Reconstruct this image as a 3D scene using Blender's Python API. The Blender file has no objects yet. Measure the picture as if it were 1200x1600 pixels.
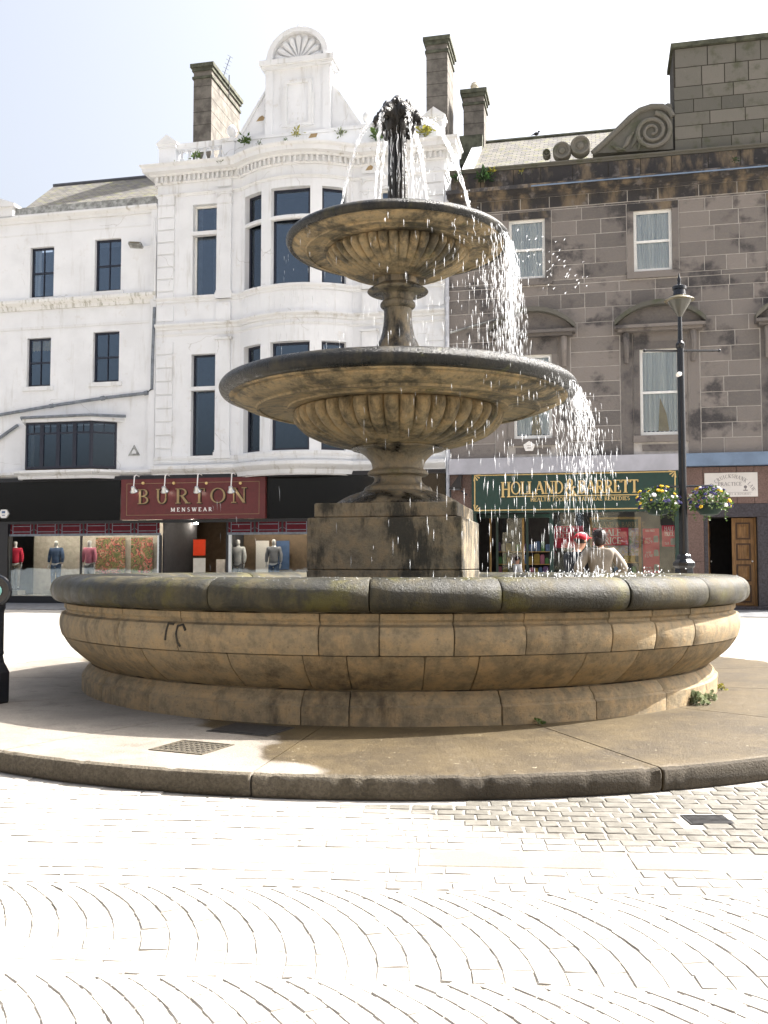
import bpy, bmesh, math, random
from math import sin, cos, tan, pi, sqrt, atan, atan2, radians, hypot
from mathutils import Vector, Matrix, noise as mnoise

random.seed(7)
SC = bpy.context.scene
COL = SC.collection

# ------------------------------------------------------------------ camera
F = 1500.0; CZ = 1.34; TH = atan(85.0 / F); CT, ST = cos(TH), sin(TH)
cam_d = bpy.data.cameras.new('camera'); cam = bpy.data.objects.new('camera', cam_d); COL.objects.link(cam)
cam_d.sensor_fit = 'HORIZONTAL'; cam_d.sensor_width = 36.0; cam_d.lens = 36.0 * F / 1200.0
cam_d.clip_start = 0.05; cam_d.clip_end = 3000
cam.location = (0, 0, CZ); cam.rotation_euler = (pi / 2 + TH, 0, 0)
SC.camera = cam
SC.render.resolution_x = 768; SC.render.resolution_y = 1024

# ------------------------------------------------------------------ sky and sun
SUN_AZ = Vector((0.965, 0.27)).normalized(); SUN_EL = radians(48.0)
w = bpy.data.worlds.new('World'); SC.world = w; w.use_nodes = True
nt = w.node_tree; nt.nodes.clear()
sky = nt.nodes.new('ShaderNodeTexSky'); sky.sky_type = 'NISHITA'; sky.sun_disc = False
sky.sun_elevation = SUN_EL
sky.sun_rotation = atan2(SUN_AZ.x, SUN_AZ.y)
sky.altitude = 20; sky.air_density = 1.0; sky.dust_density = 10.0; sky.ozone_density = 1.0
hs = nt.nodes.new('ShaderNodeHueSaturation'); hs.inputs['Saturation'].default_value = 0.5
bg = nt.nodes.new('ShaderNodeBackground'); bg.inputs['Strength'].default_value = 0.115
wo = nt.nodes.new('ShaderNodeOutputWorld')
nt.links.new(sky.outputs[0], hs.inputs['Color']); nt.links.new(hs.outputs[0], bg.inputs[0]); nt.links.new(bg.outputs[0], wo.inputs[0])
sun_d = bpy.data.lights.new('sun', 'SUN'); sun_d.energy = 5.0; sun_d.angle = radians(0.5); sun_d.color = (1, 0.96, 0.90)
sun = bpy.data.objects.new('sun', sun_d); COL.objects.link(sun)
sdir = Vector((SUN_AZ.x * cos(SUN_EL), SUN_AZ.y * cos(SUN_EL), sin(SUN_EL)))
sun.rotation_euler = sdir.to_track_quat('Z', 'Y').to_euler(); sun.location = (20, 10, 30)
vs = SC.view_settings; vs.view_transform = 'Standard'; vs.look = 'None'; vs.exposure = 1.75; vs.gamma = 1.0; vs.use_curve_mapping = False
SC.cycles.max_bounces = 7; SC.cycles.diffuse_bounces = 4; SC.cycles.glossy_bounces = 3
SC.cycles.transparent_max_bounces = 12; SC.cycles.transmission_bounces = 4
SC.cycles.caustics_reflective = False; SC.cycles.caustics_refractive = False
SC.cycles.use_denoising = True; SC.cycles.sample_clamp_indirect = 6.0

# ------------------------------------------------------------------ materials
MATS = {}
def srgb(r, g, b):
    f = lambda c: (c / 255.0 / 12.92) if c / 255.0 <= .04045 else ((c / 255.0 + .055) / 1.055) ** 2.4
    return (f(r), f(g), f(b), 1)
def lin(c): return (c[0], c[1], c[2], 1)
class NT:
    def __init__(s, name):
        s.m = bpy.data.materials.new(name); s.m.use_nodes = True; s.t = s.m.node_tree; s.t.nodes.clear()
        s.out = s.n('ShaderNodeOutputMaterial')
        MATS[name] = s.m
    def n(s, k, **kw):
        x = s.t.nodes.new(k)
        for a, b in kw.items(): setattr(x, a, b)
        return x
    def l(s, a, b): s.t.links.new(a, b)
    def put(s, sock, v):
        if hasattr(v, 'is_linked') or hasattr(v, 'links'): s.l(v, sock)
        elif isinstance(v, (tuple, list)):
            sock.default_value = tuple(v) if len(v) != 3 or sock.type == 'VECTOR' else lin(v)
        else: sock.default_value = v
    def pos(s, scale=(1, 1, 1), src='pos'):
        g = s.n('ShaderNodeNewGeometry').outputs['Position'] if src == 'pos' else s.n('ShaderNodeTexCoord').outputs['Object']
        mp = s.n('ShaderNodeMapping'); mp.inputs['Scale'].default_value = scale; s.l(g, mp.inputs['Vector'])
        return mp.outputs[0]
    def noise(s, vec, scale, detail=5, rough=.6, dist=0):
        x = s.n('ShaderNodeTexNoise'); s.l(vec, x.inputs['Vector'])
        x.inputs['Scale'].default_value = scale; x.inputs['Detail'].default_value = detail
        x.inputs['Roughness'].default_value = rough; x.inputs['Distortion'].default_value = dist
        return x.outputs['Fac']
    def ramp(s, fac, a, b, lo=0., hi=1.):
        x = s.n('ShaderNodeMapRange'); x.clamp = True; x.interpolation_type = 'SMOOTHSTEP'
        s.l(fac, x.inputs['Value']); x.inputs['From Min'].default_value = a; x.inputs['From Max'].default_value = b
        x.inputs['To Min'].default_value = lo; x.inputs['To Max'].default_value = hi
        return x.outputs[0]
    def mix(s, fac, a, b, mode='MIX'):
        x = s.n('ShaderNodeMix', data_type='RGBA', blend_type=mode); s.put(x.inputs[0], fac); s.put(x.inputs[6], a); s.put(x.inputs[7], b)
        return x.outputs[2]
    def math(s, op, a, b=0.):
        x = s.n('ShaderNodeMath', operation=op); s.put(x.inputs[0], a); s.put(x.inputs[1], b); return x.outputs[0]
    def sep(s, vec):
        x = s.n('ShaderNodeSeparateXYZ'); s.l(vec, x.inputs[0]); return x.outputs
    def bump(s, h, strength=.4, dist=.01):
        x = s.n('ShaderNodeBump'); s.l(h, x.inputs['Height']); x.inputs['Strength'].default_value = strength
        x.inputs['Distance'].default_value = dist; return x.outputs[0]
    def bsdf(s, col, rough=.8, normal=None, metal=0., spec=.4, **kw):
        p = s.n('ShaderNodeBsdfPrincipled'); s.put(p.inputs['Base Color'], col); s.put(p.inputs['Roughness'], rough)
        s.put(p.inputs['Metallic'], metal); s.put(p.inputs['Specular IOR Level'], spec)
        if normal is not None: s.l(normal, p.inputs['Normal'])
        for k, v in kw.items(): s.put(p.inputs[k.replace('_', ' ')], v)
        s.l(p.outputs[0], s.out.inputs[0]); return p
    def rnd(s): return s.n('ShaderNodeObjectInfo').outputs['Random']

def plain(name, col, rough=.6, metal=0., spec=.4, var=.12, scale=6., bump=0.):
    t = NT(name); v = t.pos(); n = t.noise(v, scale)
    d = tuple(max(0, c * (1 - var * 2)) for c in col[:3])
    c = t.mix(t.ramp(n, .3, .7), d, col[:3])
    nb = t.bump(t.noise(v, scale * 8), bump, .004) if bump else None
    t.bsdf(c, rough, nb, metal, spec); return t.m
def emit(name, col, st):
    t = NT(name); e = t.n('ShaderNodeEmission'); e.inputs[0].default_value = lin(col); e.inputs[1].default_value = st
    t.l(e.outputs[0], t.out.inputs[0]); return t.m

def m_white(name, base, grime=.35, crack=True):
    t = NT(name); v = t.pos(); vz = t.pos((1, 1, .12))
    big = t.noise(v, .9, 4); streak = t.noise(vz, 3.2, 6, .65); fine = t.noise(v, 14, 5)
    c = t.mix(t.ramp(big, .35, .75), base, tuple(x * .9 for x in base))
    c = t.mix(t.ramp(streak, .54, .74, 0, grime), c, (.36, .34, .30))
    c = t.mix(t.ramp(t.noise(v, 2.2, 6, .7), .58, .70, 0, grime * .7), c, (.50, .47, .42))
    c = t.mix(t.ramp(fine, .66, .8, 0, grime * .8), c, (.42, .39, .33))
    if crack:
        vo = t.n('ShaderNodeTexVoronoi', feature='DISTANCE_TO_EDGE'); 
        wv = t.n('ShaderNodeMix', data_type='VECTOR'); wv.inputs[0].default_value = .25
        nn = t.n('ShaderNodeTexNoise'); nn.inputs['Scale'].default_value = 2.5; t.l(v, nn.inputs['Vector'])
        t.l(v, wv.inputs[4]); t.l(nn.outputs['Color'], wv.inputs[5]); t.l(wv.outputs[1], vo.inputs['Vector']); vo.inputs['Scale'].default_value = .55
        cr = t.ramp(vo.outputs['Distance'], .0, .006, 1, 0)
        cm = t.math('MULTIPLY', cr, t.ramp(t.noise(v, .6, 2), .55, .62, 0, .45))
        c = t.mix(cm, c, (.25, .23, .2))
    t.bsdf(c, .75, t.bump(fine, .25, .01)); return t.m

m_white('white_render', (.735, .75, .775), .36)
m_white('white_stone', (.725, .74, .765), .45)
m_white('white_trim', (.70, .71, .725), .85, False)
def m_ledge():
    t = NT('mossy_ledge'); v = t.pos(); vz = t.pos((1, 1, .08))
    s_ = t.noise(vz, 5.5, 5, .7); f_ = t.noise(v, 9, 5)
    c = t.mix(t.ramp(s_, .50, .66, 0, .75), (.70, .70, .69), (.30, .29, .23))
    c = t.mix(t.ramp(f_, .60, .72, 0, .8), c, (.16, .20, .10))
    t.bsdf(c, .85, t.bump(f_, .4, .01))
m_ledge()

def m_ashlar():
    t = NT('grey_sandstone'); v = t.pos(); r = t.rnd()
    n1 = t.noise(v, 1.1, 5, .6); n2 = t.noise(v, 18, 5, .65); vs_ = t.pos((1, 1, 3)); lay = t.noise(vs_, 5, 4)
    c = t.mix(r, (.130, .120, .116), (.240, .215, .200))
    c = t.mix(t.ramp(lay, .4, .75, 0, .35), c, (.21, .18, .15))
    c = t.mix(t.ramp(n1, .50, .66, 0, .9), c, (.042, .040, .044))
    c = t.mix(t.ramp(n2, .4, .8, 0, .25), c, (.27, .24, .21))
    h = t.math('ADD', n2, t.math('MULTIPLY', n1, .6))
    t.bsdf(c, .9, t.bump(h, .55, .02))
m_ashlar()
def m_soot():
    t = NT('sooty_sandstone'); v = t.pos(); r = t.rnd(); vz = t.pos((1, 1, .35))
    n1 = t.noise(vz, 1.9, 6, .62); n2 = t.noise(v, 15, 5, .65)
    c = t.mix(t.ramp(n1, .33, .56), (.20, .155, .105), (.042, .040, .042))
    c = t.mix(t.ramp(t.noise(v, 2.6, 4), .55, .7, 0, .7), c, (.20, .18, .17))
    c = t.mix(t.ramp(n2, .6, .75, 0, .6), c, (.10, .12, .055))
    t.bsdf(c, .9, t.bump(n2, .6, .02))
m_soot()
def m_mossstone():
    t = NT('lichen_stone'); v = t.pos(); r = t.rnd()
    n1 = t.noise(v, 2.0, 5, .6); n2 = t.noise(v, 16, 5, .65)
    c = t.mix(r, (.10, .098, .085), (.165, .155, .135))
    c = t.mix(t.ramp(n1, .5, .72, 0, .7), c, (.06, .07, .035))
    c = t.mix(t.ramp(n2, .6, .8, 0, .5), c, (.24, .23, .19))
    t.bsdf(c, .9, t.bump(n2, .5, .02))
m_mossstone()
plain('mortar_pale', (.52, .49, .46), .95)
plain('chimney_stone', (.17, .155, .135), .9, var=.25, scale=3, bump=.3)
plain('chimney_cap_stone', (.10, .105, .075), .9, var=.3, scale=4, bump=.3)
def m_slate(name, a, b, moss):
    t = NT(name); o = t.pos((1, 1, 1), 'obj')
    br = t.n('ShaderNodeTexBrick'); t.l(o, br.inputs['Vector']); br.inputs['Scale'].default_value = 1
    br.inputs['Brick Width'].default_value = .32; br.inputs['Row Height'].default_value = .2; br.inputs['Mortar Size'].default_value = .014
    br.inputs['Color1'].default_value = lin(a); br.inputs['Color2'].default_value = lin(b); br.inputs['Mortar'].default_value = (.015, .015, .015, 1)
    n = t.noise(o, 3, 5)
    c = t.mix(t.ramp(n, .48, .7, 0, .8), br.outputs['Color'], moss)
    t.bsdf(c, .75, t.bump(br.outputs['Fac'], -.6, .02))
m_slate('roof_slate', (.09, .085, .085), (.17, .16, .14), (.15, .15, .06))
plain('lead_ridge', (.07, .075, .09), .6)

# window glass: clear pane, mirror-like by angle
def m_glass(name, tint, base=.04, k=1.0):
    t = NT(name); fr = t.n('ShaderNodeFresnel'); fr.inputs[0].default_value = 1.52
    f = t.math('ADD', t.math('MULTIPLY', fr.outputs[0], k), base)
    v = t.pos(); nb = t.bump(t.noise(v, 1.3, 2), .05, .02)
    g = t.n('ShaderNodeBsdfGlossy'); g.inputs['Roughness'].default_value = .015; g.inputs['Color'].default_value = (.70, .84, 1, 1); t.l(nb, g.inputs['Normal'])
    tr = t.n('ShaderNodeBsdfTransparent'); tr.inputs[0].default_value = lin(tint)
    m = t.n('ShaderNodeMixShader'); t.l(f, m.inputs[0]); t.l(tr.outputs[0], m.inputs[1]); t.l(g.outputs[0], m.inputs[2]); t.l(m.outputs[0], t.out.inputs[0])
m_glass('window_glass', (.82, .86, .9), .045)
m_glass('shop_glass', (.95, .97, .96), .02)
def m_gloss(name, col, rough):
    t = NT(name); v = t.pos(); t.bsdf(t.mix(t.ramp(t.noise(v, 7), .4, .7, 0, .5), col, tuple(x * .6 for x in col)), rough, t.bump(t.noise(v, 2.2, 2), .06, .02), 0, .5)
m_gloss('black_gloss_panel', (.012, .012, .012), .10)
m_gloss('black_paint', (.012, .013, .018), .28)
m_gloss('dark_green_paint', (.008, .045, .036), .35)
m_gloss('red_sign_paint', (.115, .013, .014), .4)
m_gloss('dark_red_glass', (.10, .008, .015), .12)
m_gloss('lamp_black_paint', (.010, .012, .017), .25)
m_gloss('black_sash_paint', (.012, .015, .03), .35)
plain('white_sash_paint', (.80, .80, .78), .45, var=.05)
plain('interior_dark', (.035, .033, .035), .9)
plain('interior_warm', (.16, .11, .07), .9)
plain('interior_pale', (.50, .45, .38), .9)
plain('gold_leaf', (.72, .52, .22), .45, var=.06)
plain('dull_gold', (.33, .235, .115), .5, var=.1)
plain('letter_white', (.85, .83, .80), .5, var=.02)
plain('letter_grey', (.22, .20, .20), .6, var=.02)
plain('letter_shadow', (.02, .015, .01), .6, var=.02)
plain('poster_red', (.68, .03, .075), .6, var=.05)
plain('poster_orange', (.72, .055, .012), .6, var=.05)
plain('poster_white', (.78, .78, .76), .6, var=.05)
plain('plaque_cream', (.74, .70, .66), .5, var=.05, scale=1.5)
plain('blue_band_paint', (.18, .25, .36), .55, var=.12, scale=2)
plain('lavender_band_paint', (.46, .46, .51), .6, var=.1, scale=1.5)
plain('pink_granite', (.20, .125, .105), .4, var=.22, scale=24)
plain('purple_granite', (.062, .058, .075), .3, var=.35, scale=18)
plain('grey_pipe', (.20, .225, .26), .6, var=.2)
plain('pale_pipe', (.60, .62, .68), .6, var=.15)
plain('mortar_dark', (.045, .04, .032), .95)
def m_fj():
    t = NT('fountain_mortar'); v = t.pos(); n = t.noise(v, 2.3, 4)
    t.bsdf(t.mix(t.ramp(n, .42, .58), (.030, .026, .02), (.30, .26, .19)), .95)
m_fj()
plain('bare_patch', (.33, .24, .13), .9)
plain('pine_frame', (.42, .26, .09), .5)
plain('shaded_tarmac_grey', (.17, .175, .185), .9, var=.25, scale=3, bump=.3)  # tarmac tone, kept dark to paint in the buildings' shade on the pavement
plain('aluminium', (.55, .56, .56), .3, metal=.8, var=.05)
plain('lamp_cream_glass', (.15, .13, .08), .35, var=.2)
plain('clear_lamp_glass', (.10, .10, .09), .15, var=.05)
plain('terracotta_pale', (.60, .55, .45), .8)
plain('skin', (.52, .28, .19), .55, var=.06)
plain('mannequin_white', (.75, .73, .72), .35, var=.03)
plain('beige_cloth', (.30, .265, .22), .9, var=.12, scale=9)
plain('dark_cloth', (.03, .035, .045), .9)
plain('denim_cloth', (.11, .17, .30), .9, var=.25)
plain('white_cloth', (.74, .73, .72), .9, var=.05)
plain('pink_cloth', (.72, .25, .34), .9)
plain('grey_cloth', (.32, .32, .34), .9)
plain('red_cap_cloth', (.50, .012, .03), .8)
plain('hair_dark', (.02, .012, .012), .5)
plain('cast_iron_cover', (.05, .05, .052), .55, metal=.3, var=.3, scale=30)
plain('bird_feather', (.03, .03, .035), .8)
plain('badge_teal', (.25, .55, .50), .4)
plain('box_pink', (.35, .13, .2), .6); plain('box_purple', (.10, .06, .16), .6); plain('box_white', (.42, .40, .36), .6)
plain('box_green', (.06, .18, .06), .6); plain('box_yellow', (.30, .22, .05), .6); plain('box_blue', (.08, .14, .28), .6)
plain('pot_grey', (.30, .29, .27), .5)
emit('spot_bulb', (1, .9, .75), 6)
emit('shop_downlight', (1, .92, .80), 75)  # glow shared by the entrance lamps and the added window fill lamps
def m_wood():
    t = NT('door_oak'); v = t.pos((1, 1, .1)); n = t.noise(v, 26, 5, .6)
    t.bsdf(t.mix(t.ramp(n, .3, .7), (.16, .075, .022), (.30, .155, .05)), .4, t.bump(n, .2, .004))
m_wood()
plain('door_moulding_oak', (.075, .032, .010), .45, var=.2)  # darker stain, also painting in the shade that sets off the panels
def m_leaf(name, a, b, tr=.25):
    t = NT(name); r = t.noise(t.pos(), 22, 2)
    c = t.mix(t.ramp(r, .35, .65), a, b)
    p = t.bsdf(c, .55)
    tl = t.n('ShaderNodeBsdfTranslucent'); t.put(tl.inputs[0], c)
    m = t.n('ShaderNodeMixShader'); m.inputs[0].default_value = tr; t.l(p.outputs[0], m.inputs[1]); t.l(tl.outputs[0], m.inputs[2]); t.l(m.outputs[0], t.out.inputs[0])
m_leaf('leaf_green', (.035, .075, .016), (.09, .14, .03)); m_leaf('leaf_grey_green', (.13, .17, .09), (.28, .31, .19))
m_leaf('leaf_yellow', (.22, .22, .03), (.30, .27, .05)); m_leaf('leaf_dark', (.012, .035, .012), (.035, .075, .02))
plain('flower_white', (.8, .8, .8), .6, var=.03); plain('flower_yellow', (.75, .48, .02), .6, var=.05); plain('flower_navy', (.025, .02, .12), .6, var=.1)
plain('basket_green', (.006, .022, .016), .8)

# fountain stone: tan sandstone with soot, algae and wet patches
def m_fount(name, tan_, dark, dk=(.50, .66), alg=(.56, .70), algc=(.085, .085, .02), wet=.5, streak=.25, rndv=.3, rough=.8, spec=.4):
    t = NT(name); v = t.pos(); vz = t.pos((1, 1, streak))
    big = t.noise(v, 1.35, 5, .6); st = t.noise(vz, 5.5, 7, .72); fine = t.noise(v, 34, 7, .78); mid = t.noise(v, 8, 6, .7); grit = t.noise(v, 120, 4, .75)
    c = t.mix(t.math('MULTIPLY', t.rnd(), rndv), tan_, tuple(x * .66 for x in tan_))
    c = t.mix(t.ramp(mid, .42, .66, 0, .7), c, (tan_[0] * 1.35, tan_[1] * 1.2, tan_[2] * 1.0))
    c = t.mix(t.ramp(mid, .50, .34, 0, .6), c, tuple(x * .55 for x in tan_))
    mixn = t.math('ADD', t.math('MULTIPLY', big, .45), t.math('MULTIPLY', st, .55))
    c = t.mix(t.ramp(mixn, dk[0], dk[1], 0, .95), c, dark)
    c = t.mix(t.ramp(t.noise(v, 3.1, 6, .7), alg[0], alg[1], 0, .75), c, algc)
    c = t.mix(t.ramp(fine, .58, .72, 0, .45), c, (tan_[0] * 1.5, tan_[1] * 1.5, tan_[2] * 1.5))
    c = t.mix(t.ramp(fine, .44, .30, 0, .65), c, tuple(x * .35 for x in dark))
    c = t.mix(t.ramp(grit, .40, .25, 0, .6), c, tuple(x * .3 for x in tan_))
    wm = t.ramp(mixn, dk[0], dk[1] + .05)
    rr = t.math('SUBTRACT', rough, t.math('MULTIPLY', wm, wet))
    h = t.math('ADD', t.math('ADD', fine, t.math('MULTIPLY', mid, 1.2)), t.math('MULTIPLY', grit, .4))
    t.bsdf(c, rr, t.bump(h, .75, .014), 0, spec)
m_fount('basin_sandstone', (.27, .215, .135), (.060, .049, .033), (.50, .68), (.68, .82), wet=.1, rndv=.75)
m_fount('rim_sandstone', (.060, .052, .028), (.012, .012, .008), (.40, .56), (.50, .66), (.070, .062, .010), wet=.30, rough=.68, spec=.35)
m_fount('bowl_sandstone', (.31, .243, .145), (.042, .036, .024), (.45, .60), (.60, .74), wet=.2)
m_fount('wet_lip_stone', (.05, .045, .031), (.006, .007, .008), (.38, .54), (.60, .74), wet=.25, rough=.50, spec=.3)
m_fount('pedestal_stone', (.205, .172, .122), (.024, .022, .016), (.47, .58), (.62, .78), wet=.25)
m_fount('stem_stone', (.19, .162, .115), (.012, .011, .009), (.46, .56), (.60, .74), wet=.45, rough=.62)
m_fount('wet_bronze', (.014, .012, .010), (.005, .005, .005), (.46, .58), (.7, .8), wet=.15, rough=.30)

def wetmask(t):
    # damp ground lies right of and in front of the basin, where the wind carries the spray
    v = t.pos(); x, y, z = t.sep(v)[:3]
    n = t.noise(v, 1.1, 4, .55)
    return x, y, n
def m_platform():
    t = NT('platform_concrete'); v = t.pos(); x, y, n = wetmask(t)
    a = t.math('ADD', t.math('MULTIPLY', x, .62), t.math('MULTIPLY', y, .33))     # grows towards the right and the basin
    a = t.math('ADD', a, t.math('MULTIPLY', n, .9))
    wet = t.ramp(a, 2.08, 2.20)
    fine = t.noise(v, 60, 5, .7); big = t.noise(v, 2, 5)
    dry = t.mix(t.ramp(big, .3, .75), (.25, .225, .19), (.18, .16, .135))
    dry = t.mix(t.ramp(fine, .35, .65, 0, .45), dry, (.12, .105, .085))
    dry = t.mix(t.ramp(t.noise(v, 5, 6, .7), .52, .66, 0, .5), dry, (.11, .095, .075))
    wc = t.mix(t.ramp(big, .3, .7), (.075, .054, .024), (.036, .025, .011))
    wc = t.mix(t.ramp(t.noise(v, 7, 6, .75), .50, .64, 0, .7), wc, (.088, .065, .032))
    wc = t.mix(t.ramp(fine, .56, .68, 0, .65), wc, (.145, .115, .066))
    wc = t.mix(t.ramp(fine, .44, .34, 0, .7), wc, (.02, .014, .007))
    wc = t.mix(t.ramp(t.noise(v, 26, 3), .70, .73, 0, .9), wc, (.42, .38, .28))  # bright specks paint the glitter of the wet slabs into the colour
    c = t.mix(wet, dry, wc)
    rough = t.ramp(wet, 0, 1, .9, .5)
    t.bsdf(c, rough, t.bump(t.math('ADD', fine, t.noise(v, 9, 5)), .8, .010), 0, .5)
m_platform()
def m_kerb():
    t = NT('kerb_face_stone'); v = t.pos(); fine = t.noise(v, 48, 6, .7); big = t.noise(v, 3.2, 5)
    c = t.mix(t.ramp(big, .3, .7), (.105, .088, .06), (.16, .136, .10))
    x, y, n = wetmask(t); c = t.mix(t.ramp(t.math('ADD', x, n), .55, .95, 0, .7), c, (.036, .028, .019))
    c = t.mix(t.ramp(fine, .35, .65, 0, .6), c, (.04, .033, .024))
    t.bsdf(c, .9, t.bump(t.math('ADD', fine, big), 1.0, .03))
m_kerb()
def m_sett():
    t = NT('granite_sett'); v = t.pos(); x, y, n = wetmask(t); r = t.rnd()
    fine = t.noise(v, 70, 5, .7); mid = t.noise(v, 11, 4)
    dry = t.mix(t.ramp(mid, .3, .7), (.33, .31, .285), (.23, .215, .195)); dry = t.mix(t.math('MULTIPLY', r, .4), dry, (.42, .40, .36))
    dry = t.mix(t.ramp(fine, .58, .7, 0, .4), dry, (.2, .185, .16))
    wc = t.mix(t.ramp(mid, .3, .7), (.098, .092, .078), (.155, .147, .128))
    a = t.math('ADD', t.math('ADD', t.math('MULTIPLY', x, .55), t.math('MULTIPLY', y, 1.0)), t.math('MULTIPLY', n, 1.0))
    wet = t.ramp(a, 5.42, 6.05)
    c = t.mix(wet, dry, wc)
    t.bsdf(c, t.ramp(wet, 0, 1, .85, .5), t.bump(t.math('ADD', fine, mid), .5, .006))
m_sett()
def m_joint():
    t = NT('paving_joint_grit'); v = t.pos(); f = t.noise(v, 60, 4); b = t.noise(v, 1.2, 4)
    c = t.mix(t.ramp(f, .3, .7), (.17, .155, .13), (.28, .26, .23)); c = t.mix(t.ramp(b, .38, .55, 0, .8), c, (.36, .34, .31))
    t.bsdf(c, .95, t.bump(f, .4, .006))
m_joint()
def m_slab():
    t = NT('band_slab_stone'); v = t.pos(); fine = t.noise(v, 60, 5, .7); big = t.noise(v, 2.6, 4, .6)
    x_, y_, n_ = wetmask(t); wf = t.math('MULTIPLY', t.ramp(big, .44, .52), t.ramp(x_, -.1, .25)); c = t.mix(wf, (.30, .28, .25), (.165, .152, .128)); c = t.mix(t.ramp(fine, .55, .7, 0, .5), c, (.12, .10, .075))
    t.bsdf(c, .85, t.bump(fine, .5, .006))
m_slab()
def m_square():
    t = NT('square_setts'); o = t.pos()
    br = t.n('ShaderNodeTexBrick'); t.l(o, br.inputs['Vector']); br.inputs['Scale'].default_value = 1
    br.inputs['Brick Width'].default_value = .17; br.inputs['Row Height'].default_value = .12; br.inputs['Mortar Size'].default_value = .01
    br.inputs['Color1'].default_value = (.36, .34, .31, 1); br.inputs['Color2'].default_value = (.29, .275, .25, 1); br.inputs['Mortar'].default_value = (.12, .11, .09, 1)
    t.bsdf(br.outputs['Color'], .9, t.bump(br.outputs['Fac'], -.5, .01))
m_square()
# water
def m_water():
    t = NT('water_surface'); v = t.pos(); n = t.noise(v, 9, 3)
    t.bsdf((.03, .04, .035), .06, t.bump(n, .5, .03), 0, .5)
    t = NT('water_jet'); v = t.pos((1, 1, .3)); n = t.noise(v, 30, 4)
    d = t.n('ShaderNodeBsdfDiffuse'); d.inputs[0].default_value = (.9, .92, .95, 1)
    tl = t.n('ShaderNodeBsdfTranslucent'); tl.inputs[0].default_value = (.9, .92, .95, 1)
    m1 = t.n('ShaderNodeMixShader'); m1.inputs[0].default_value = .5; t.l(d.outputs[0], m1.inputs[1]); t.l(tl.outputs[0], m1.inputs[2])
    g = t.n('ShaderNodeBsdfGlossy'); g.inputs['Roughness'].default_value = .15
    m2 = t.n('ShaderNodeMixShader'); m2.inputs[0].default_value = .25; t.l(m1.outputs[0], m2.inputs[1]); t.l(g.outputs[0], m2.inputs[2])
    tr = t.n('ShaderNodeBsdfTransparent'); m3 = t.n('ShaderNodeMixShader')
    t.l(t.ramp(n, .42, .60, .10, .95), m3.inputs[0]); t.l(tr.outputs[0], m3.inputs[1]); t.l(m2.outputs[0], m3.inputs[2]); t.l(m3.outputs[0], t.out.inputs[0])
    t = NT('water_drop')
    d = t.n('ShaderNodeBsdfDiffuse'); d.inputs[0].default_value = (.9, .92, .95, 1)
    tl = t.n('ShaderNodeBsdfTranslucent'); tl.inputs[0].default_value = (.9, .92, .95, 1)
    m1 = t.n('ShaderNodeMixShader'); m1.inputs[0].default_value = .6; t.l(d.outputs[0], m1.inputs[1]); t.l(tl.outputs[0], m1.inputs[2])
    tr = t.n('ShaderNodeBsdfTransparent'); m3 = t.n('ShaderNodeMixShader'); m3.inputs[0].default_value = .5
    t.l(tr.outputs[0], m3.inputs[1]); t.l(m1.outputs[0], m3.inputs[2]); t.l(m3.outputs[0], t.out.inputs[0])
m_water()
def m_curtain():
    t = NT('net_curtain'); o = t.pos((1, 1, .02)); n = t.noise(o, 9, 3, .5)
    c = t.mix(t.ramp(n, .35, .65), (.70, .71, .73), (.88, .88, .88))
    p = t.bsdf(c, .9, t.bump(n, .8, .03)); MATS['net_curtain'] = t.m
m_curtain()
plain('ochre_curtain', (.55, .42, .22), .9)
def m_poster(name, cols, scale):
    t = NT(name); v = t.pos(); s0 = t.ramp(t.noise(v, scale, 4, .6, 1.5), .30, .70)
    c = cols[0]
    for i, k in enumerate(cols[1:]):
        a = (i + 1) / len(cols); c = t.mix(t.ramp(s0, a - .06, a + .06), c, k)
    t.bsdf(c, .5)
m_poster('picnic_poster', [(.10, .13, .05), (.30, .20, .10), (.16, .20, .06), (.06, .05, .05), (.55, .12, .10), (.45, .33, .22), (.05, .08, .03)], 3.2)
m_poster('product_poster', [(.55, .5, .42), (.30, .32, .5), (.5, .32, .22), (.2, .3, .18)], 5)

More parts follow.
